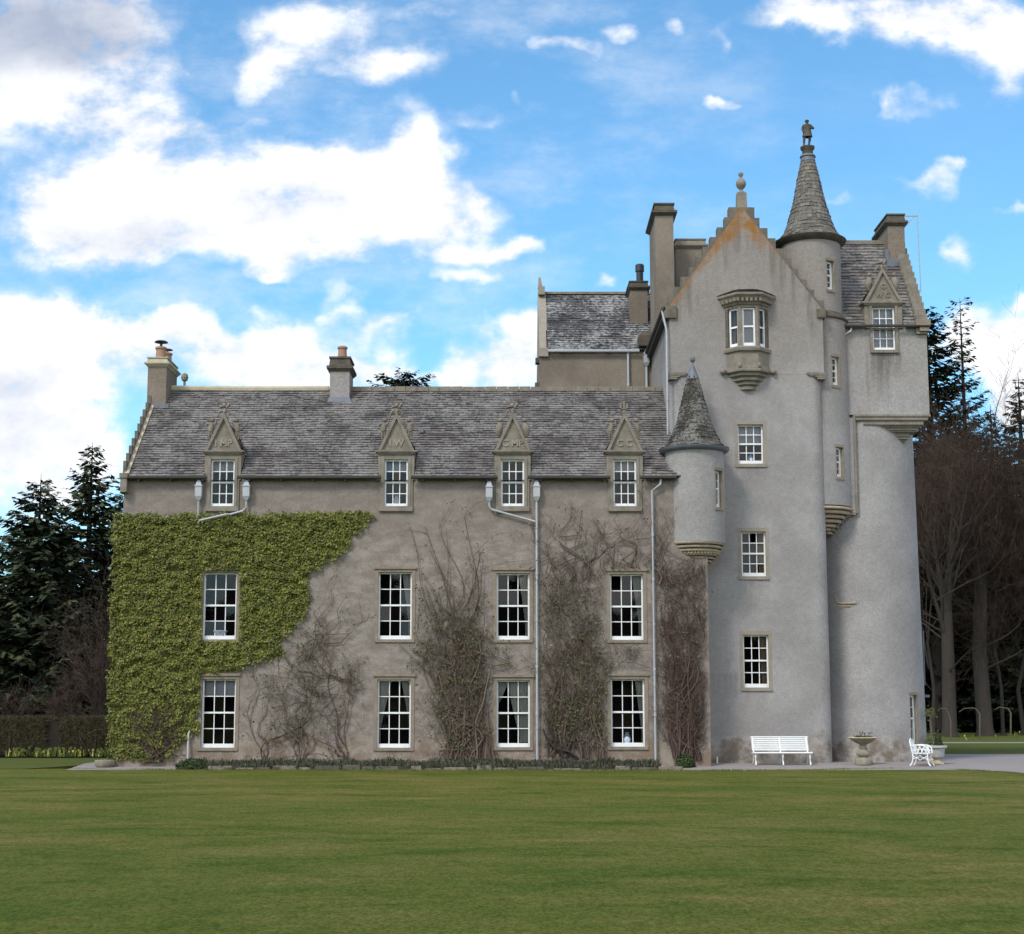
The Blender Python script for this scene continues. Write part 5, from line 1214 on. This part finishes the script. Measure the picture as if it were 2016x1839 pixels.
for k in range(170): mb.leaf(t0+Vector((rg.gauss(-.03, .10), rg.gauss(0, .10), rg.gauss(1.2, .09))), rg.uniform(.05, .09), Vector((rg.uniform(-1, 1), -1, rg.random())), rg.uniform(0, 6))
for k in range(90): mb.leaf(t0+Vector((rg.gauss(-.14, .07), rg.gauss(-.05, .07), rg.gauss(.22, .10))), rg.uniform(.05, .09), Vector((rg.uniform(-1, 1), -1, rg.random())), rg.uniform(0, 6))
mb.build('crown', 'creeper_leaf', tp)
# stone trough at the corner of the ivy
Yt = -.2; to = (WX(206, 1502, Yt), Yt, gz(Yt)-.02)
mb = MB(); mb.lathe(to, [(0, 0), (.22, 0), (.27, .05), (.30, .16), (.29, .24), (.24, .25), (.20, .2), (0, .17)], 20, fn=lambda a, z: (1+.12*abs(math.sin(a)))*(1+.02*math.sin(5*a)))
tag(smooth_angle(mb.build('trough', 'urn_stone', None, origin=to), 50), 'small round stone trough beside the ivy corner of the wing', 'trough')
mb = MB(); p = G(1402, 1500, gz(.9)); mb.tube([(p.x, 1.2, gz(1.2)-.02), (p.x, 1.2, .22)], .025, 7); tag(mb.build('marker_post', 'white_paint', None, origin=(p.x, 1.2, gz(1.2))), 'short white post at the foot of the tower wall', 'post')
# bent sapling hoops by the big trunks
for k, (px, pyb, pyt, ax, ay, lab) in enumerate(((1929, 1456, 1406, 1888, 1400, 'thin post with an arched bough between the two big trunks'), (1990, 1456, 1404, 1958, 1396, 'thin post with an arched bough furthest right'), (1872, 1456, 1420, 1846, 1398, 'thin bent post in front of the left big trunk'))):
    p = G(px, pyb); q = W(px, pyt, p.y); a_ = W(ax, ay, p.y); m = W(px-(px-ax)*.35, min(pyt, ay)-2-4*(k == 0), p.y)
    t = thing('hoop_post', lab, 'post', tuple(p)); mb = MB(); mb.tube([p, q], .05, 7); mb.build('post', 'post_wood', t)
    mb = MB(); mb.tube([q, q.lerp(m, .5)+Vector((.0, 0, .12)), m, a_.lerp(m, .4)+Vector((0, 0, .08)), a_+Vector((0, 0, -.05))], [.05, .04, .032, .026, .015], 6); mb.build('bough', 'post_wood', t)
# ------------------------------------------------------------------ vegetation
def inpoly(x, y, P):
    c = False; j = len(P)-1
    for i in range(len(P)):
        if (P[i][1] > y) != (P[j][1] > y) and x < (P[j][0]-P[i][0])*(y-P[i][1])/(P[j][1]-P[i][1])+P[i][0]: c = not c
        j = i
    return c
from mathutils import noise as mn
NO = [(396,472,1122,1263),(393,469,1329,1476),(740,816,1121,1263),(739,814,1332,1476),(973,1047,1122,1263),(973,1048,1332,1476),(1196,1271,1124,1264),(1198,1274,1330,1475)]
def free(px, py, m=0): return not any(a-m < px < b+m and c-m < py < d+m for a, b, c, d in NO)
# ivy
IVY = [(222,1495),(216,1400),(218,1200),(222,1100),(223,1012),(300,1011),(400,1013),(480,1012),(560,1010),(640,1008),(700,1006),(735,1010),(737,1020),(715,1036),(695,1056),(690,1075),(660,1092),(640,1110),(612,1125),(606,1150),(610,1180),(606,1200),(588,1222),(575,1245),(553,1262),(556,1285),(530,1300),(490,1305),(470,1318),(440,1322),(398,1330),(393,1395),(394,1440),(372,1448),(352,1462),(338,1490),(320,1496),(280,1500),(250,1492)]
rg = random.Random(21)
iv = thing('ivy', 'thick yellow green ivy covering the left third of the wing wall', 'climbing plant', (WX(300, 1495, 0), -.1, 0))
mb = MB(); n = 0
while n < 62000:
    px, py = rg.uniform(205, 745), rg.uniform(1000, 1502)
    wob = 9*mn.noise(Vector((px*.04, py*.04, 0)))+8*mn.noise(Vector((px*.11, py*.11, 3)))+rg.gauss(0, 2.5)
    if not inpoly(px+wob, py+wob*.7, IVY) or not free(px, py, -2+2*rg.random()): continue
    n += 1
    thin = py > 1410 and rg.random() < (py-1410)/130*(.8 if px > 300 else .2)
    if thin: continue
    b = .11+.11*mn.noise(Vector((px*.05, py*.07, 7)))+.05*mn.noise(Vector((px*.16, py*.2, 1)))
    Y = -max(.03, b*rg.uniform(.55, 1.25))
    p = W(px, py, Y); s = rg.uniform(.04, .09)
    mb.leaf(p, s, Vector((rg.gauss(0, .5), -1, rg.gauss(.45, .45))), rg.uniform(0, 6.28), rg.uniform(.7, 1.0))
for k in range(9000):     # round the left corner
    z = rg.uniform(.15, WZ(1012, 0)); y = rg.uniform(-.15, 4.0)
    if rg.random() < y/5: continue
    mb.leaf(Vector((XL-rg.uniform(.04, .27), y, z)), rg.uniform(.07, .15), Vector((-1, rg.gauss(-.2, .5), rg.gauss(.4, .4))), rg.uniform(0, 6.28), rg.uniform(.7, 1))
mb.build('foliage', 'ivy', iv)
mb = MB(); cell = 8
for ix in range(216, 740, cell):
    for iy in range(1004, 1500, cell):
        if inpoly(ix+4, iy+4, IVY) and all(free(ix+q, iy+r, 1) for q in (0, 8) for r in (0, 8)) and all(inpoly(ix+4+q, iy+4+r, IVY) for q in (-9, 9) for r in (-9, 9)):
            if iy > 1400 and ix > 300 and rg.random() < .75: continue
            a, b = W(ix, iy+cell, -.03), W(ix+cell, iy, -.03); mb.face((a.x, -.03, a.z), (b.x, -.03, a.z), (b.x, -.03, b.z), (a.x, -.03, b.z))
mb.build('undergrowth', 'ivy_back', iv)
# bare twiggy climbers on the wall
def climber(label, bases, poly, nmain, nside, leafmode, mat, group=None, lean=.5, seed=1, ntwig=0, leafn=0, thick=1.0, top_bias=1.0, span=0):
    rg = random.Random(seed); bx = bases[0]
    t = thing('climbing_shrub', label, 'climbing plant', (WX(bx[0], bx[1], 0), -.1, 0), group)
    st = MB(); tips = []
    xs = [p[0] for p in poly]; ys = [p[1] for p in poly]
    def pick():
        while True:
            x, y = rg.uniform(min(xs), max(xs)), rg.uniform(min(ys), max(ys))
            if inpoly(x, y, poly): return x, y
    def run(x, y, tx, ty, r0, r1, wob, nmax):
        L = math.hypot(tx-x, ty-y); n = max(3, min(nmax, int(L/14))); pts = []; cx_, cy_ = x, y; ph = rg.uniform(0, 50)
        for k in range(n+1):
            f = k/n; bow = math.sin(f*math.pi)*wob
            qx = x+(tx-x)*f**(1.0/lean if lean < 1 else 1)+bow*mn.noise(Vector((ph, f*3, 0)))*2; qy = y+(ty-y)*f+bow*.6*mn.noise(Vector((ph, f*3, 9)))
            if k and (not free(qx, qy, 2) or qx > 1396): break
            pts.append((qx, qy))
        if len(pts) < 3: return pts
        Yb = rg.uniform(-.16, -.03)
        st.tube([W(a, b, Yb-.03*math.sin(i*.7+ph)) for i, (a, b) in enumerate(pts)], [max(.004, (r0+(r1-r0)*i/(len(pts)-1))*thick) for i in range(len(pts))], 4 if r0 > .012 else 3, caps=False)
        return pts
    for k in range(nmain):
        b = bases[k % len(bases)]; tx, ty = pick()
        for _ in range(40):
            if not span or abs(tx-b[0]) < span: break
            tx, ty = pick()
        if rg.random() < top_bias: ty = min(ty, pick()[1])
        pts = run(b[0]+rg.gauss(0, 7), b[1], tx, ty, rg.uniform(.017, .034), .007, rg.uniform(18, 46), 30)
        for _ in range(nside):
            if len(pts) < 4: break
            q = pts[rg.randrange(1, len(pts))]; a = rg.gauss(-math.pi/2, .75); L = rg.uniform(25, 85)
            p2 = run(q[0], q[1], q[0]+L*math.cos(a), q[1]+L*math.sin(a), .009, .004, rg.uniform(4, 14), 8)
            for _ in range(2):
                if len(p2) > 2:
                    q2 = p2[rg.randrange(1, len(p2))]; a2 = a+rg.choice((-1, 1))*rg.uniform(.3, .9); L2 = rg.uniform(12, 40); run(q2[0], q2[1], q2[0]+L2*math.cos(a2), q2[1]+L2*math.sin(a2), .006, .003, 4, 5)
            tips += p2[-3:]
    for k in range(ntwig):
        x, y = pick()
        if mn.noise(Vector((x*.018, y*.018, seed))) < rg.uniform(-.75, .35) or not free(x, y, 1): continue
        a = rg.gauss(-math.pi/2, .85); L = rg.uniform(10, 42); run(x, y, x+L*math.cos(a), y+L*math.sin(a), rg.uniform(.004, .009), .003, rg.uniform(3, 10), 5)
    st.build('stem', mat, t)
    lf = MB()
    for k in range(leafn):
        if tips and rg.random() < .55: q = tips[rg.randrange(len(tips))]; x, y = q[0]+rg.gauss(0, 6), q[1]+rg.gauss(0, 6)
        else:
            x, y = pick()
            if mn.noise(Vector((x*.02, y*.02, seed+5))) < .12: continue
        if not free(x, y, -3): continue
        lf.leaf(W(x, y, rg.uniform(-.26, -.05)), rg.uniform(.05, .12), Vector((rg.gauss(0, .6), -1, rg.gauss(.3, .5))), rg.uniform(0, 6.28), .6)
    if leafn: lf.build('foliage', 'creeper_leaf', t)
    return t
A1 = [(470,1325),(500,1305),(560,1285),(600,1245),(640,1235),(690,1270),(722,1330),(720,1420),(700,1490),(480,1490),(475,1400)]
climber('bare rose shrub with arching stems beside the ivy', [(522,1496),(592,1496),(682,1496),(592,1496),(682,1496),(560,1390),(640,1370),(692,1340)], A1, 25, 4, 0, 'creeper_twig', lean=.7, seed=3, ntwig=180, leafn=700, top_bias=.5, thick=1.0)
climber('few long bare shoots reaching up left of the second window column', [(606,1300),(640,1280)], [(600,1200),(620,1170),(715,1175),(715,1260),(690,1260),(625,1240)], 7, 1, 0, 'creeper_twig', lean=.8, seed=9, leafn=60)
A2 = [(775,1262),(825,1240),(822,1100),(790,1040),(830,1010),(900,1005),(1000,1010),(1040,1040),(1035,1115),(972,1118),(972,1262),(1050,1262),(1048,1330),(972,1332),(965,1490),(880,1490),(820,1420),(816,1340),(790,1300)]
climber('tall sparse climber between the second and third window columns', [(905,1496),(935,1496),(880,1494),(960,1494)], A2, 40, 3, 0, 'creeper_twig', lean=.75, seed=5, ntwig=0, leafn=600, top_bias=.45, thick=1.2)
A2b = [(780,1262),(830,1215),(880,1130),(930,1150),(968,1180),(972,1262),(1050,1255),(1048,1330),(972,1335),(965,1490),(880,1490),(820,1420),(816,1340),(790,1300)]
climber('leafy shrub growing under the sparse climber', [(925,1496),(895,1496),(860,1345),(900,1300),(950,1290),(1000,1305),(880,1400)], A2b, 27, 4, 0, 'creeper_twig', lean=.7, seed=15, ntwig=250, leafn=1500, top_bias=.15, thick=.95)
A3 = [(1062,1495),(1060,1130),(1090,1115),(1190,1120),(1196,1265),(1260,1268),(1255,1300),(1196,1330),(1198,1480),(1180,1495)]
climber('dense tangled creeper right of the long downpipe', [(1180,1494),(1150,1494),(1110,1490),(1085,1490)], A3, 42, 5, 0, 'creeper_twig', lean=.7, seed=6, ntwig=1900, leafn=1800, top_bias=.5)
A3b = [(1062,1120),(1062,1000),(1090,1005),(1140,1000),(1180,1010),(1225,1030),(1270,1020),(1275,1120)]
climber('thin bare upper shoots of the creeper below the last dormer', [(1070,1150),(1090,1150),(1110,1150),(1130,1145),(1150,1140),(1170,1140),(1190,1120),(1215,1120),(1240,1118),(1262,1118)], A3b, 30, 1, 0, 'creeper_twig', lean=.85, seed=16, leafn=120, top_bias=.9, span=28)
A4 = [(1326,1490),(1314,1400),(1301,1300),(1298,1190),(1312,1150),(1335,1140),(1350,1118),(1390,1126),(1393,1300),(1388,1410),(1376,1490)]
climber('dense dark red brown creeper below the corner turret', [(1352,1496),(1370,1496),(1335,1494)], A4, 40, 5, 0, 'creeper_red', lean=.7, seed=7, ntwig=2100, leafn=130, top_bias=.6)
A4b = [(1275,1130),(1278,1020),(1322,1010),(1325,1080),(1360,1125)]
climber('thin bare shoots between the last downpipe and the turret', [(1300,1150),(1320,1150),(1290,1180)], A4b, 14, 2, 0, 'creeper_twig', lean=.85, seed=17, span=30)
A5 = [(262,1440),(300,1410),(350,1420),(345,1490),(300,1500),(270,1495)]
climber('reddish bare shrub at the foot of the ivy', [(298,1500),(305,1500)], A5, 26, 4, 0, 'creeper_red', lean=.7, seed=8, ntwig=500, leafn=200)
# gnarled grey stem at the foot of the tangled creeper
mb = MB()
for pts, r in (([(1140,1494),(1120,1480),(1095,1474),(1076,1456),(1070,1436)], .05), ([(1120,1480),(1105,1470),(1118,1462),(1126,1440),(1118,1420)], .035), ([(1095,1472),(1085,1440),(1072,1400)], .03)):
    mb.tube([W(a, b, -.2-.04*i) for i, (a, b) in enumerate(pts)], [r*(1-.12*i) for i in range(len(pts))], 8)
t = thing('old_vine', 'thick gnarled grey vine stem beside the long downpipe', 'climbing plant', (WX(1140, 1494, -.2), -.2, 0)); mb.build('stem', 'bark', t)
# low plants and two bushes of the border
rg = random.Random(31); mb = MB()
for k in range(6500):
    x = rg.uniform(bx0+.3, bx1); h = .06+.22*max(0, mn.noise(Vector((x*1.1, 0, 2)))+.35)*(.7+.6*mn.noise(Vector((x*4.1, 0, 5)))); y = rg.uniform(-1.0, -.15); z = rg.random()*h
    a = rg.uniform(0, 6.28); L = rg.uniform(.06, .16); p = Vector((x, y, z-.02-.10*(y < -.7))); d = Vector((rg.gauss(0, .4), rg.gauss(-.1, .4), 1)).normalized()*L; s = d.cross(Vector((0, 1, 0.2))).normalized()*L*.16
    mb.face(p-s, p+s, p+d+s*.3, p+d-s*.3)
stuff(mb.build('border_plants', 'lavender_leaf'), 'low grey green plants filling the border along the wing', 'plants')
def bush(label, c, rx, ry, h, n, seed, ls=.09):
    rg = random.Random(seed); t = thing('bush', label, 'bush', c); mb = MB()
    for k in range(n):
        a = rg.uniform(0, 6.28); e = math.acos(rg.uniform(0, 1)); q = Vector((math.sin(e)*math.cos(a), math.sin(e)*math.sin(a), math.cos(e))); f = rg.uniform(.6, 1.02)*(1+.16*mn.noise(q*2.5))
        mb.leaf(Vector((c[0]+q.x*rx*f, c[1]+q.y*ry*f, c[2]+q.z*h*f)), rg.uniform(.6, 1.3)*ls, q+Vector((rg.gauss(0, .5), rg.gauss(0, .5), rg.gauss(0, .5))), rg.uniform(0, 6), .6)
    mb.build('foliage', 'bush_leaf', t); mb = MB()
    mb.tube([c, (c[0]+rx*.1, c[1], c[2]+h*.7)], [.025, .008], 5)
    mb.build('stem', 'dark_bark', t)
bush('low mounded bright green bush at the left end of the border', (WX(380, 1505, -.7), -.75, -.08), .58, .42, .30, 1600, 41)
bush('small green bush at the foot of the red brown creeper', (WX(1349, 1500, -.4), -.3, -.06), .34, .3, .42, 1100, 42)

# ragged edge of the mown grass
rg = random.Random(77); mb = MB(); ed = [(60,1514),(230,1515),(400,1516),(600,1516.5),(900,1517),(1200,1517)]+edge[:10]
for (a, b), (c, d) in zip(ed[:-1], ed[1:]):
    p, q = G(a, b, ZL), G(c, d, ZL)
    for k in range(int((q-p).length*150)):
        o = p.lerp(q, rg.random())+Vector((rg.gauss(0, .03), rg.gauss(-.03, .05), 0)); h = rg.uniform(.02, .06)*(1+.8*mn.noise(o*.8)); s = Vector((rg.uniform(.004, .010), 0, 0)); e = o+Vector((rg.gauss(0, .02), rg.gauss(0, .03), h)); mb.face(o-s, o+s, e)
stuff(mb.build('grass_edge', 'lawn'), 'ragged grass blades along the edge of the lawn', 'grass')
# hedge
rg = random.Random(51); Yh0 = 9.5; hx0, hx1 = -34, XL-.2; hh = WZ(1416, Yh0)
t = thing('hedge', 'long clipped brown twiggy hedge across the left of the garden', 'hedge', ((hx0+hx1)/2, Yh0+.6, -.03)); mb = MB()
for k in range(26000):
    x = rg.uniform(hx0, hx1) if rg.random() < .25 else rg.uniform(-22, hx1); 
    if rg.random() < .75: y, z = Yh0+abs(rg.gauss(0, .12)), rg.uniform(0, hh)
    else: y, z = rg.uniform(Yh0, Yh0+1.2), hh-abs(rg.gauss(0, .06))
    if mn.noise(Vector((x*.9, z*.9, 4))) < -.42: continue
    L = rg.uniform(.08, .22); a = rg.gauss(math.pi/2, .8); d = Vector((math.cos(a)*L, rg.gauss(-.2, .4)*L, math.sin(a)*L)); s = d.cross(Vector((0, 1, 0))).normalized()*rg.uniform(.008, .022); p = Vector((x, y, z))
    mb.face(p-s, p+s, p+d+s*.4, p+d-s*.4)
mb.build('foliage', 'hedge_twig', t); mb = MB(); mb.box(hx0, hx1, Yh0+.16, Yh0+1.1, -.05, hh-.12)
mb.build('core', 'dark_bark', t); x = -22
while x < hx1: mb = MB(); mb.tube([(x, Yh0+.02, -.03), (x+rg.uniform(-.1, .1), Yh0+.03, hh*.55), (x+rg.uniform(-.3, .3), Yh0+.08, hh*.95)], [rg.uniform(.04, .12), .05, .02], 6); x += rg.uniform(.5, 1.9); mb.build('stem', 'dark_bark', t)
mb = MB()
def daffs(n, fx, fy, clump):
    for k in range(n):
        x, y = fx(), fy(); 
        if mn.noise(Vector((x*clump, y*clump, 0))) < .0: continue
        p = Vector((x, y, -.03)); h = rg.uniform(.12, .34); s = Vector((rg.uniform(.008, .02), 0, 0)); q = p+Vector((rg.gauss(0, .05), rg.gauss(0, .05), h)); mb.face(p-s, p+s, q+s*.5, q-s*.5)
        if rg.random() < .4: mb.leaf(q, rg.uniform(.08, .13), Vector((rg.gauss(0, .4), -1, .2)), rg.uniform(0, 6), .9)
daffs(420, lambda: rg.uniform(-20, hx1), lambda: rg.uniform(Yh0-.55, Yh0-.02), .9)
stuff(mb.build('daffodils', 'daffodil'), 'yellow daffodils and green blades along the foot of the hedge', 'flowers')
mb = MB(); daffs(800, lambda: rg.uniform(20, 45), lambda: rg.uniform(36, 52), .3)
stuff(mb.build('daffodils', 'daffodil'), 'scattered daffodils in the rough grass below the big trunks', 'flowers')

# trees
def conifer(name, label, loc, h, spread, seed, mat='needles', step=.55, t0=.08, sparse=0, group=None, power=.85, droop=.28, dens=1.0, per=6, lean=0, roundtop=0):
    rg = random.Random(seed); t = thing(name, label, 'tree', loc, group); L0 = Vector(loc)
    ts = .55 if sparse else 1; tk = MB(); tk.tube([L0, L0+Vector((lean*.3, 0, h*.4)), L0+Vector((lean*.7, 0, h*.75)), L0+Vector((lean, 0, h))], [h*.020, h*.015*ts, h*.008*ts, .015], 8)
    br = MB(); nd = MB(); z = h*t0
    while z < h*.995:
        f = (z-h*t0)/(h*(1-t0)); env = (1-f)**power
        if roundtop: env = math.sqrt(max(0, 1-f**2.2))*(1-.25*f)
        n = max(3, int(per*rg.uniform(.7, 1.2)*(1-.35*f))); a0 = rg.uniform(0, 6.28)
        for k in range(n):
            a = a0+6.28*k/n+rg.uniform(-.4, .4); L = spread*env*rg.uniform(.62, 1.12)+.25
            if sparse and f > 1-sparse: L = max(L*rg.uniform(.5, 1.2), rg.uniform(.5, 1.2))
            if L < .3: L = .3
            dz = rg.uniform(-.15, .15); c, s = math.cos(a), math.sin(a); m = max(3, int(L/.5)); pts = []
            dr_ = droop*(1.15-f)*rg.uniform(.7, 1.3)
            for i in range(m+1):
                u = i/m; pts.append(L0+Vector((lean*(z/h)+c*L*u, s*L*u, z+dz+L*(-dr_*u*1.35+.30*u*u+.12*u))))
            br.tube(pts, [max(.008, .02+.008*L)*(1-.8*i/m) for i in range(m+1)], 4, caps=False)
            q = .12*L if not sparse or f < 1-sparse else .3*L
            while q < L*1.02:
                i = min(m-1, int(q/L*m)); p = pts[i].lerp(pts[i+1], q/L*m-i); tb = 1-.55*q/L
                dn = dens*(1 if not sparse or f < 1-sparse else .7)
                for sd_ in (-1, 1):
                    if rg.random() > dn: continue
                    an = a+sd_*rg.uniform(.35, 1.15); l = rg.uniform(.3, .85)*(tb+.25)*min(1, .5+L/4); d = Vector((math.cos(an), math.sin(an), rg.uniform(-.65, .12)))*l
                    sv = Vector((-math.sin(an), math.cos(an), rg.uniform(-.8, .8))).normalized()*l*rg.uniform(.16, .30)
                    nd.face(p, p+d*.55+sv, p+d, p+d*.55-sv)
                q += .12
        z += step*rg.uniform(.75, 1.25)*(1-.3*f)
    tk.tube([L0+Vector((lean, 0, h*.97)), L0+Vector((lean, 0, h+.2))], [.03, .01], 4)
    tk.build('trunk', 'dark_bark', t); o = br.build('limbs', 'dark_bark', t); nd.build('foliage', mat, t)
    return t
def bare_tree(name, label, loc, h, r0, seed, group=None, fork=.32, upright=.85, depth=5, twigs=1.0, leaders=4, trunkm='bark', kids=3):
    rg = random.Random(seed); t = thing(name, label, 'tree', loc, group); tk = MB(); tw_ = MB()
    def limb(p, d, L, r, dep):
        n = 5 if dep > 2 else 3; pts = [p.copy()]; dd = d.copy(); rad = [r]
        for k in range(n):
            kk = 1.0 if dep > 2 else 2.2; dd = (dd+Vector((rg.gauss(0, .10*kk), rg.gauss(0, .10*kk), rg.gauss(.06, .06*kk)*upright))).normalized(); pts.append(pts[-1]+dd*L/n); rad.append(r*(1-.62*(k+1)/n))
        (tk if r > .035 else tw_).tube(pts, [max(x, .006) for x in rad], 8 if r > .15 else (5 if r > .035 else 3), caps=False)
        if dep <= 0: return
        m = kids+(1 if dep > 3 else 0)+(rg.random() < .5)
        if dep <= 2: m = int(m*twigs+.5)
        for k in range(m):
            f = rg.uniform(.25, 1.0) if k else 1.0; i = min(n-1, int(f*n)); q = pts[i].lerp(pts[i+1], f*n-i)
            az = rg.uniform(0, 6.28); sp = rg.uniform(.4, 1.0 if dep > 3 else 1.3) if k else rg.uniform(.05, .3)
            sd_ = dd.cross(Vector((math.cos(az), math.sin(az), .2))).normalized()
            nd = (dd*math.cos(sp)+sd_*math.sin(sp)+Vector((0, 0, (.22 if dep > 3 else .05)*upright))).normalized()
            limb(q, nd, L*rg.uniform(.5, .78)*(1.0 if k else 1.1), max(.007, rad[i]*rg.uniform(.42, .68)*(1.25 if not k else 1)), dep-1)
    L0 = Vector(loc); hf = h*fork
    pts = [L0+Vector((0, 0, -.1)), L0+Vector((0, 0, .5)), L0+Vector((rg.gauss(0, .15), 0, hf*.5)), L0+Vector((rg.gauss(0, .3), 0, hf))]
    tk.tube(pts, [r0*1.5, r0*1.05, r0*.9, r0*.75], 12)
    for k in range(leaders):
        a = 6.28*k/leaders+rg.uniform(-.5, .5); sp = rg.uniform(.12, .42) if k else .05
        limb(pts[-1]-Vector((0, 0, rg.uniform(0, hf*.35) if k else 0)), Vector((math.cos(a)*math.sin(sp), math.sin(a)*math.sin(sp), math.cos(sp))), (h-hf)*rg.uniform(.38, .46), r0*rg.uniform(.38, .6), depth)
    for k in range(4):    # low side boughs
        a = rg.uniform(0, 6.28); z = rg.uniform(hf*.35, hf); limb(L0+Vector((0, 0, z)), Vector((math.cos(a), math.sin(a), .35)).normalized(), h*.16, r0*.16, 3)
    smooth_angle(tk.build('trunk', trunkm, t), 60); tw_.build('crown', 'twig', t)
    return t
def at(px, Y): return (WX(px, 1390, Y), Y, -.05)
def hgt(py, Y): return WZ(py, Y)
# left group
GL_ = 'dark conifers beyond the hedge'
conifer('spruce', 'tall dark spruce with open layered boughs left of the wing', at(163, 34), hgt(876, 34), 5.6, 61, per=7, droop=.2, power=.8)
conifer('spruce', 'dense dark spruce at the left edge of the picture', at(62, 30), hgt(938, 30), 5.2, 62, per=8, step=.45, power=.75)
conifer('spruce', 'dark spruce close behind the left gable', at(232, 38), hgt(948, 38), 4.4, 63, per=7)
for k, (px, Y, py, sp, sd_) in enumerate(((-40, 33, 1010, 4, 64), (110, 40, 1030, 4.5, 65), (20, 44, 1040, 4.5, 66), (200, 44, 1050, 4.5, 67), (270, 48, 1000, 4.5, 68), (-120, 40, 980, 5, 69), (150, 28, 1190, 3.2, 70))):
    conifer('spruce', 'one of the dark lower spruces in the thicket beyond the hedge', at(px, Y), hgt(py, Y), sp, sd_, 'needles_black', group=GL_, per=8, step=.5, t0=.02)
bare_tree('bare_tree', 'grey leafless tree in front of the spruces beyond the hedge', at(178, 22), hgt(1145, 22), .14, 71, fork=.2, leaders=5, depth=4, twigs=.9, upright=.7)
bare_tree('bare_tree', 'brown leafless bush tree just beyond the hedge', at(110, 16), hgt(1370, 16), .06, 72, fork=.12, leaders=6, depth=4, twigs=1.0, upright=.6, trunkm='twig')
bare_tree('bare_tree', 'small grey leafless tree close to the ivy corner beyond the hedge', at(207, 18), hgt(1225, 18), .08, 171, fork=.15, leaders=5, depth=4, twigs=.9, upright=.6)
bare_tree('bare_tree', 'pale leafless scrub tree between the two tall spruces', at(138, 20), hgt(1300, 20), .08, 172, fork=.15, leaders=5, depth=4, twigs=.8, upright=.6)
bare_tree('bare_tree', 'brown leafless scrub tree at the left edge of the picture', at(18, 17), hgt(1345, 17), .07, 173, fork=.15, leaders=5, depth=4, twigs=.8, upright=.6, trunkm='twig')
# behind the wing
conifer('pine', 'dark conifer top showing above the wing ridge', at(794, 66), hgt(732, 66), 6.2, 73, 'needles_black', per=8, roundtop=1, t0=.5, droop=.1, dens=1)
# right group
conifer('fir', 'broad dark fir rising beside the cap house', at(1852, 60), hgt(612, 60), 6.0, 74, 'needles_black', per=8, step=.75, roundtop=1, t0=.25, droop=.15)
conifer('spruce', 'gaunt spruce with a thin bare top right of the cap house', at(1922, 64), hgt(590, 64), 5.2, 75, 'needles', per=6, step=.75, sparse=.42, power=1.0, droop=.25, t0=.15)
conifer('spruce', 'dark spruce cut by the right edge of the picture', at(2034, 58), hgt(738, 58), 5.0, 76, 'needles', per=7, step=.65)
conifer('fir', 'dark fir below the gaunt spruce', at(1975, 68), hgt(800, 68), 5.5, 84, 'needles_black', per=8, step=.7, t0=.03)
GR_ = 'dark conifers behind the bare trees'
for k, (px, Y, py, sp, sd_) in enumerate(((1830, 72, 800, 6.5, 77), (1905, 76, 830, 7, 78), (2050, 74, 870, 7, 79), (1870, 84, 860, 7, 80), (2010, 88, 850, 7, 81), (2110, 70, 820, 7, 82), (1945, 64, 950, 6, 83), (1790, 66, 900, 6, 85), (2030, 62, 1050, 5, 86), (1880, 62, 1090, 5, 87))):
    conifer('fir', 'one of the dark firs in the wood behind the bare trees', at(px, Y), hgt(py, Y), sp, sd_, 'needles_black', group=GR_, per=8, step=.8, t0=.02, roundtop=k % 2)
def btree(px, pyb, pyt, r, seed, lab, **k):
    p = G(px, pyb); return bare_tree('bare_tree', lab, (p.x, p.y, -.03), WZ(pyt, p.y), r, seed, **k)
btree(1870, 1452, 790, .44, 91, 'big leafless tree with a pale forked trunk right of the drum', fork=.42, leaders=5, depth=5, upright=1.1)
btree(1940, 1450, 780, .50, 92, 'biggest leafless tree with the tallest trunk in the wood', fork=.5, leaders=5, depth=5, upright=1.1)
GB = 'slim leafless trees of the wood at the right'
for k, (px, pyb, pyt, r, sd_) in enumerate(((1838, 1449, 830, .13, 93), (1975, 1449, 840, .12, 95), (2015, 1448, 860, .15, 96), (2060, 1448, 930, .2, 98))):
    btree(px, pyb, pyt, r, sd_, 'one of the slim leafless trees of the wood at the right', group=GB, fork=.3, leaders=5, depth=5, twigs=1.25, upright=1.0, trunkm='bark')
# dark undergrowth
def thicket(label, xr, yr, hmax, n, seed, ls):
    rg = random.Random(seed); mb = MB()
    for k in range(n):
        x, y = rg.uniform(*xr), rg.uniform(*yr); h = hmax*(.55+.45*mn.noise(Vector((x*.15, y*.15, seed)))); z = h*rg.random()**.8
        mb.leaf(Vector((x, y, z)), rg.uniform(.5, 1.3)*ls, Vector((rg.gauss(0, .7), -1, rg.gauss(.2, .7))), rg.uniform(0, 6.28), .7)
    return stuff(mb.build('undergrowth', 'wood_dark'), label, 'undergrowth')
thicket('dark tangled undergrowth under the trees at the right', (10, 56), (62, 76), 19, 15000, 1, .95)
thicket('dark tangled undergrowth under the spruces at the left', (-48, -9), (38, 50), 12, 12000, 2, .8)
thicket('dark far wood seen between the trees behind the castle', (-60, 70), (92, 104), 9, 9000, 3, 1.5)
o = thicket(None, (-150, 150), (-150, -135), 26, 7000, 4, 4.0); o.name = 'wood'  # unseen tree belt behind the camera, added to darken the lower panes' reflections
for o in bpy.data.objects:
    if '_o' in o: del o['_o']
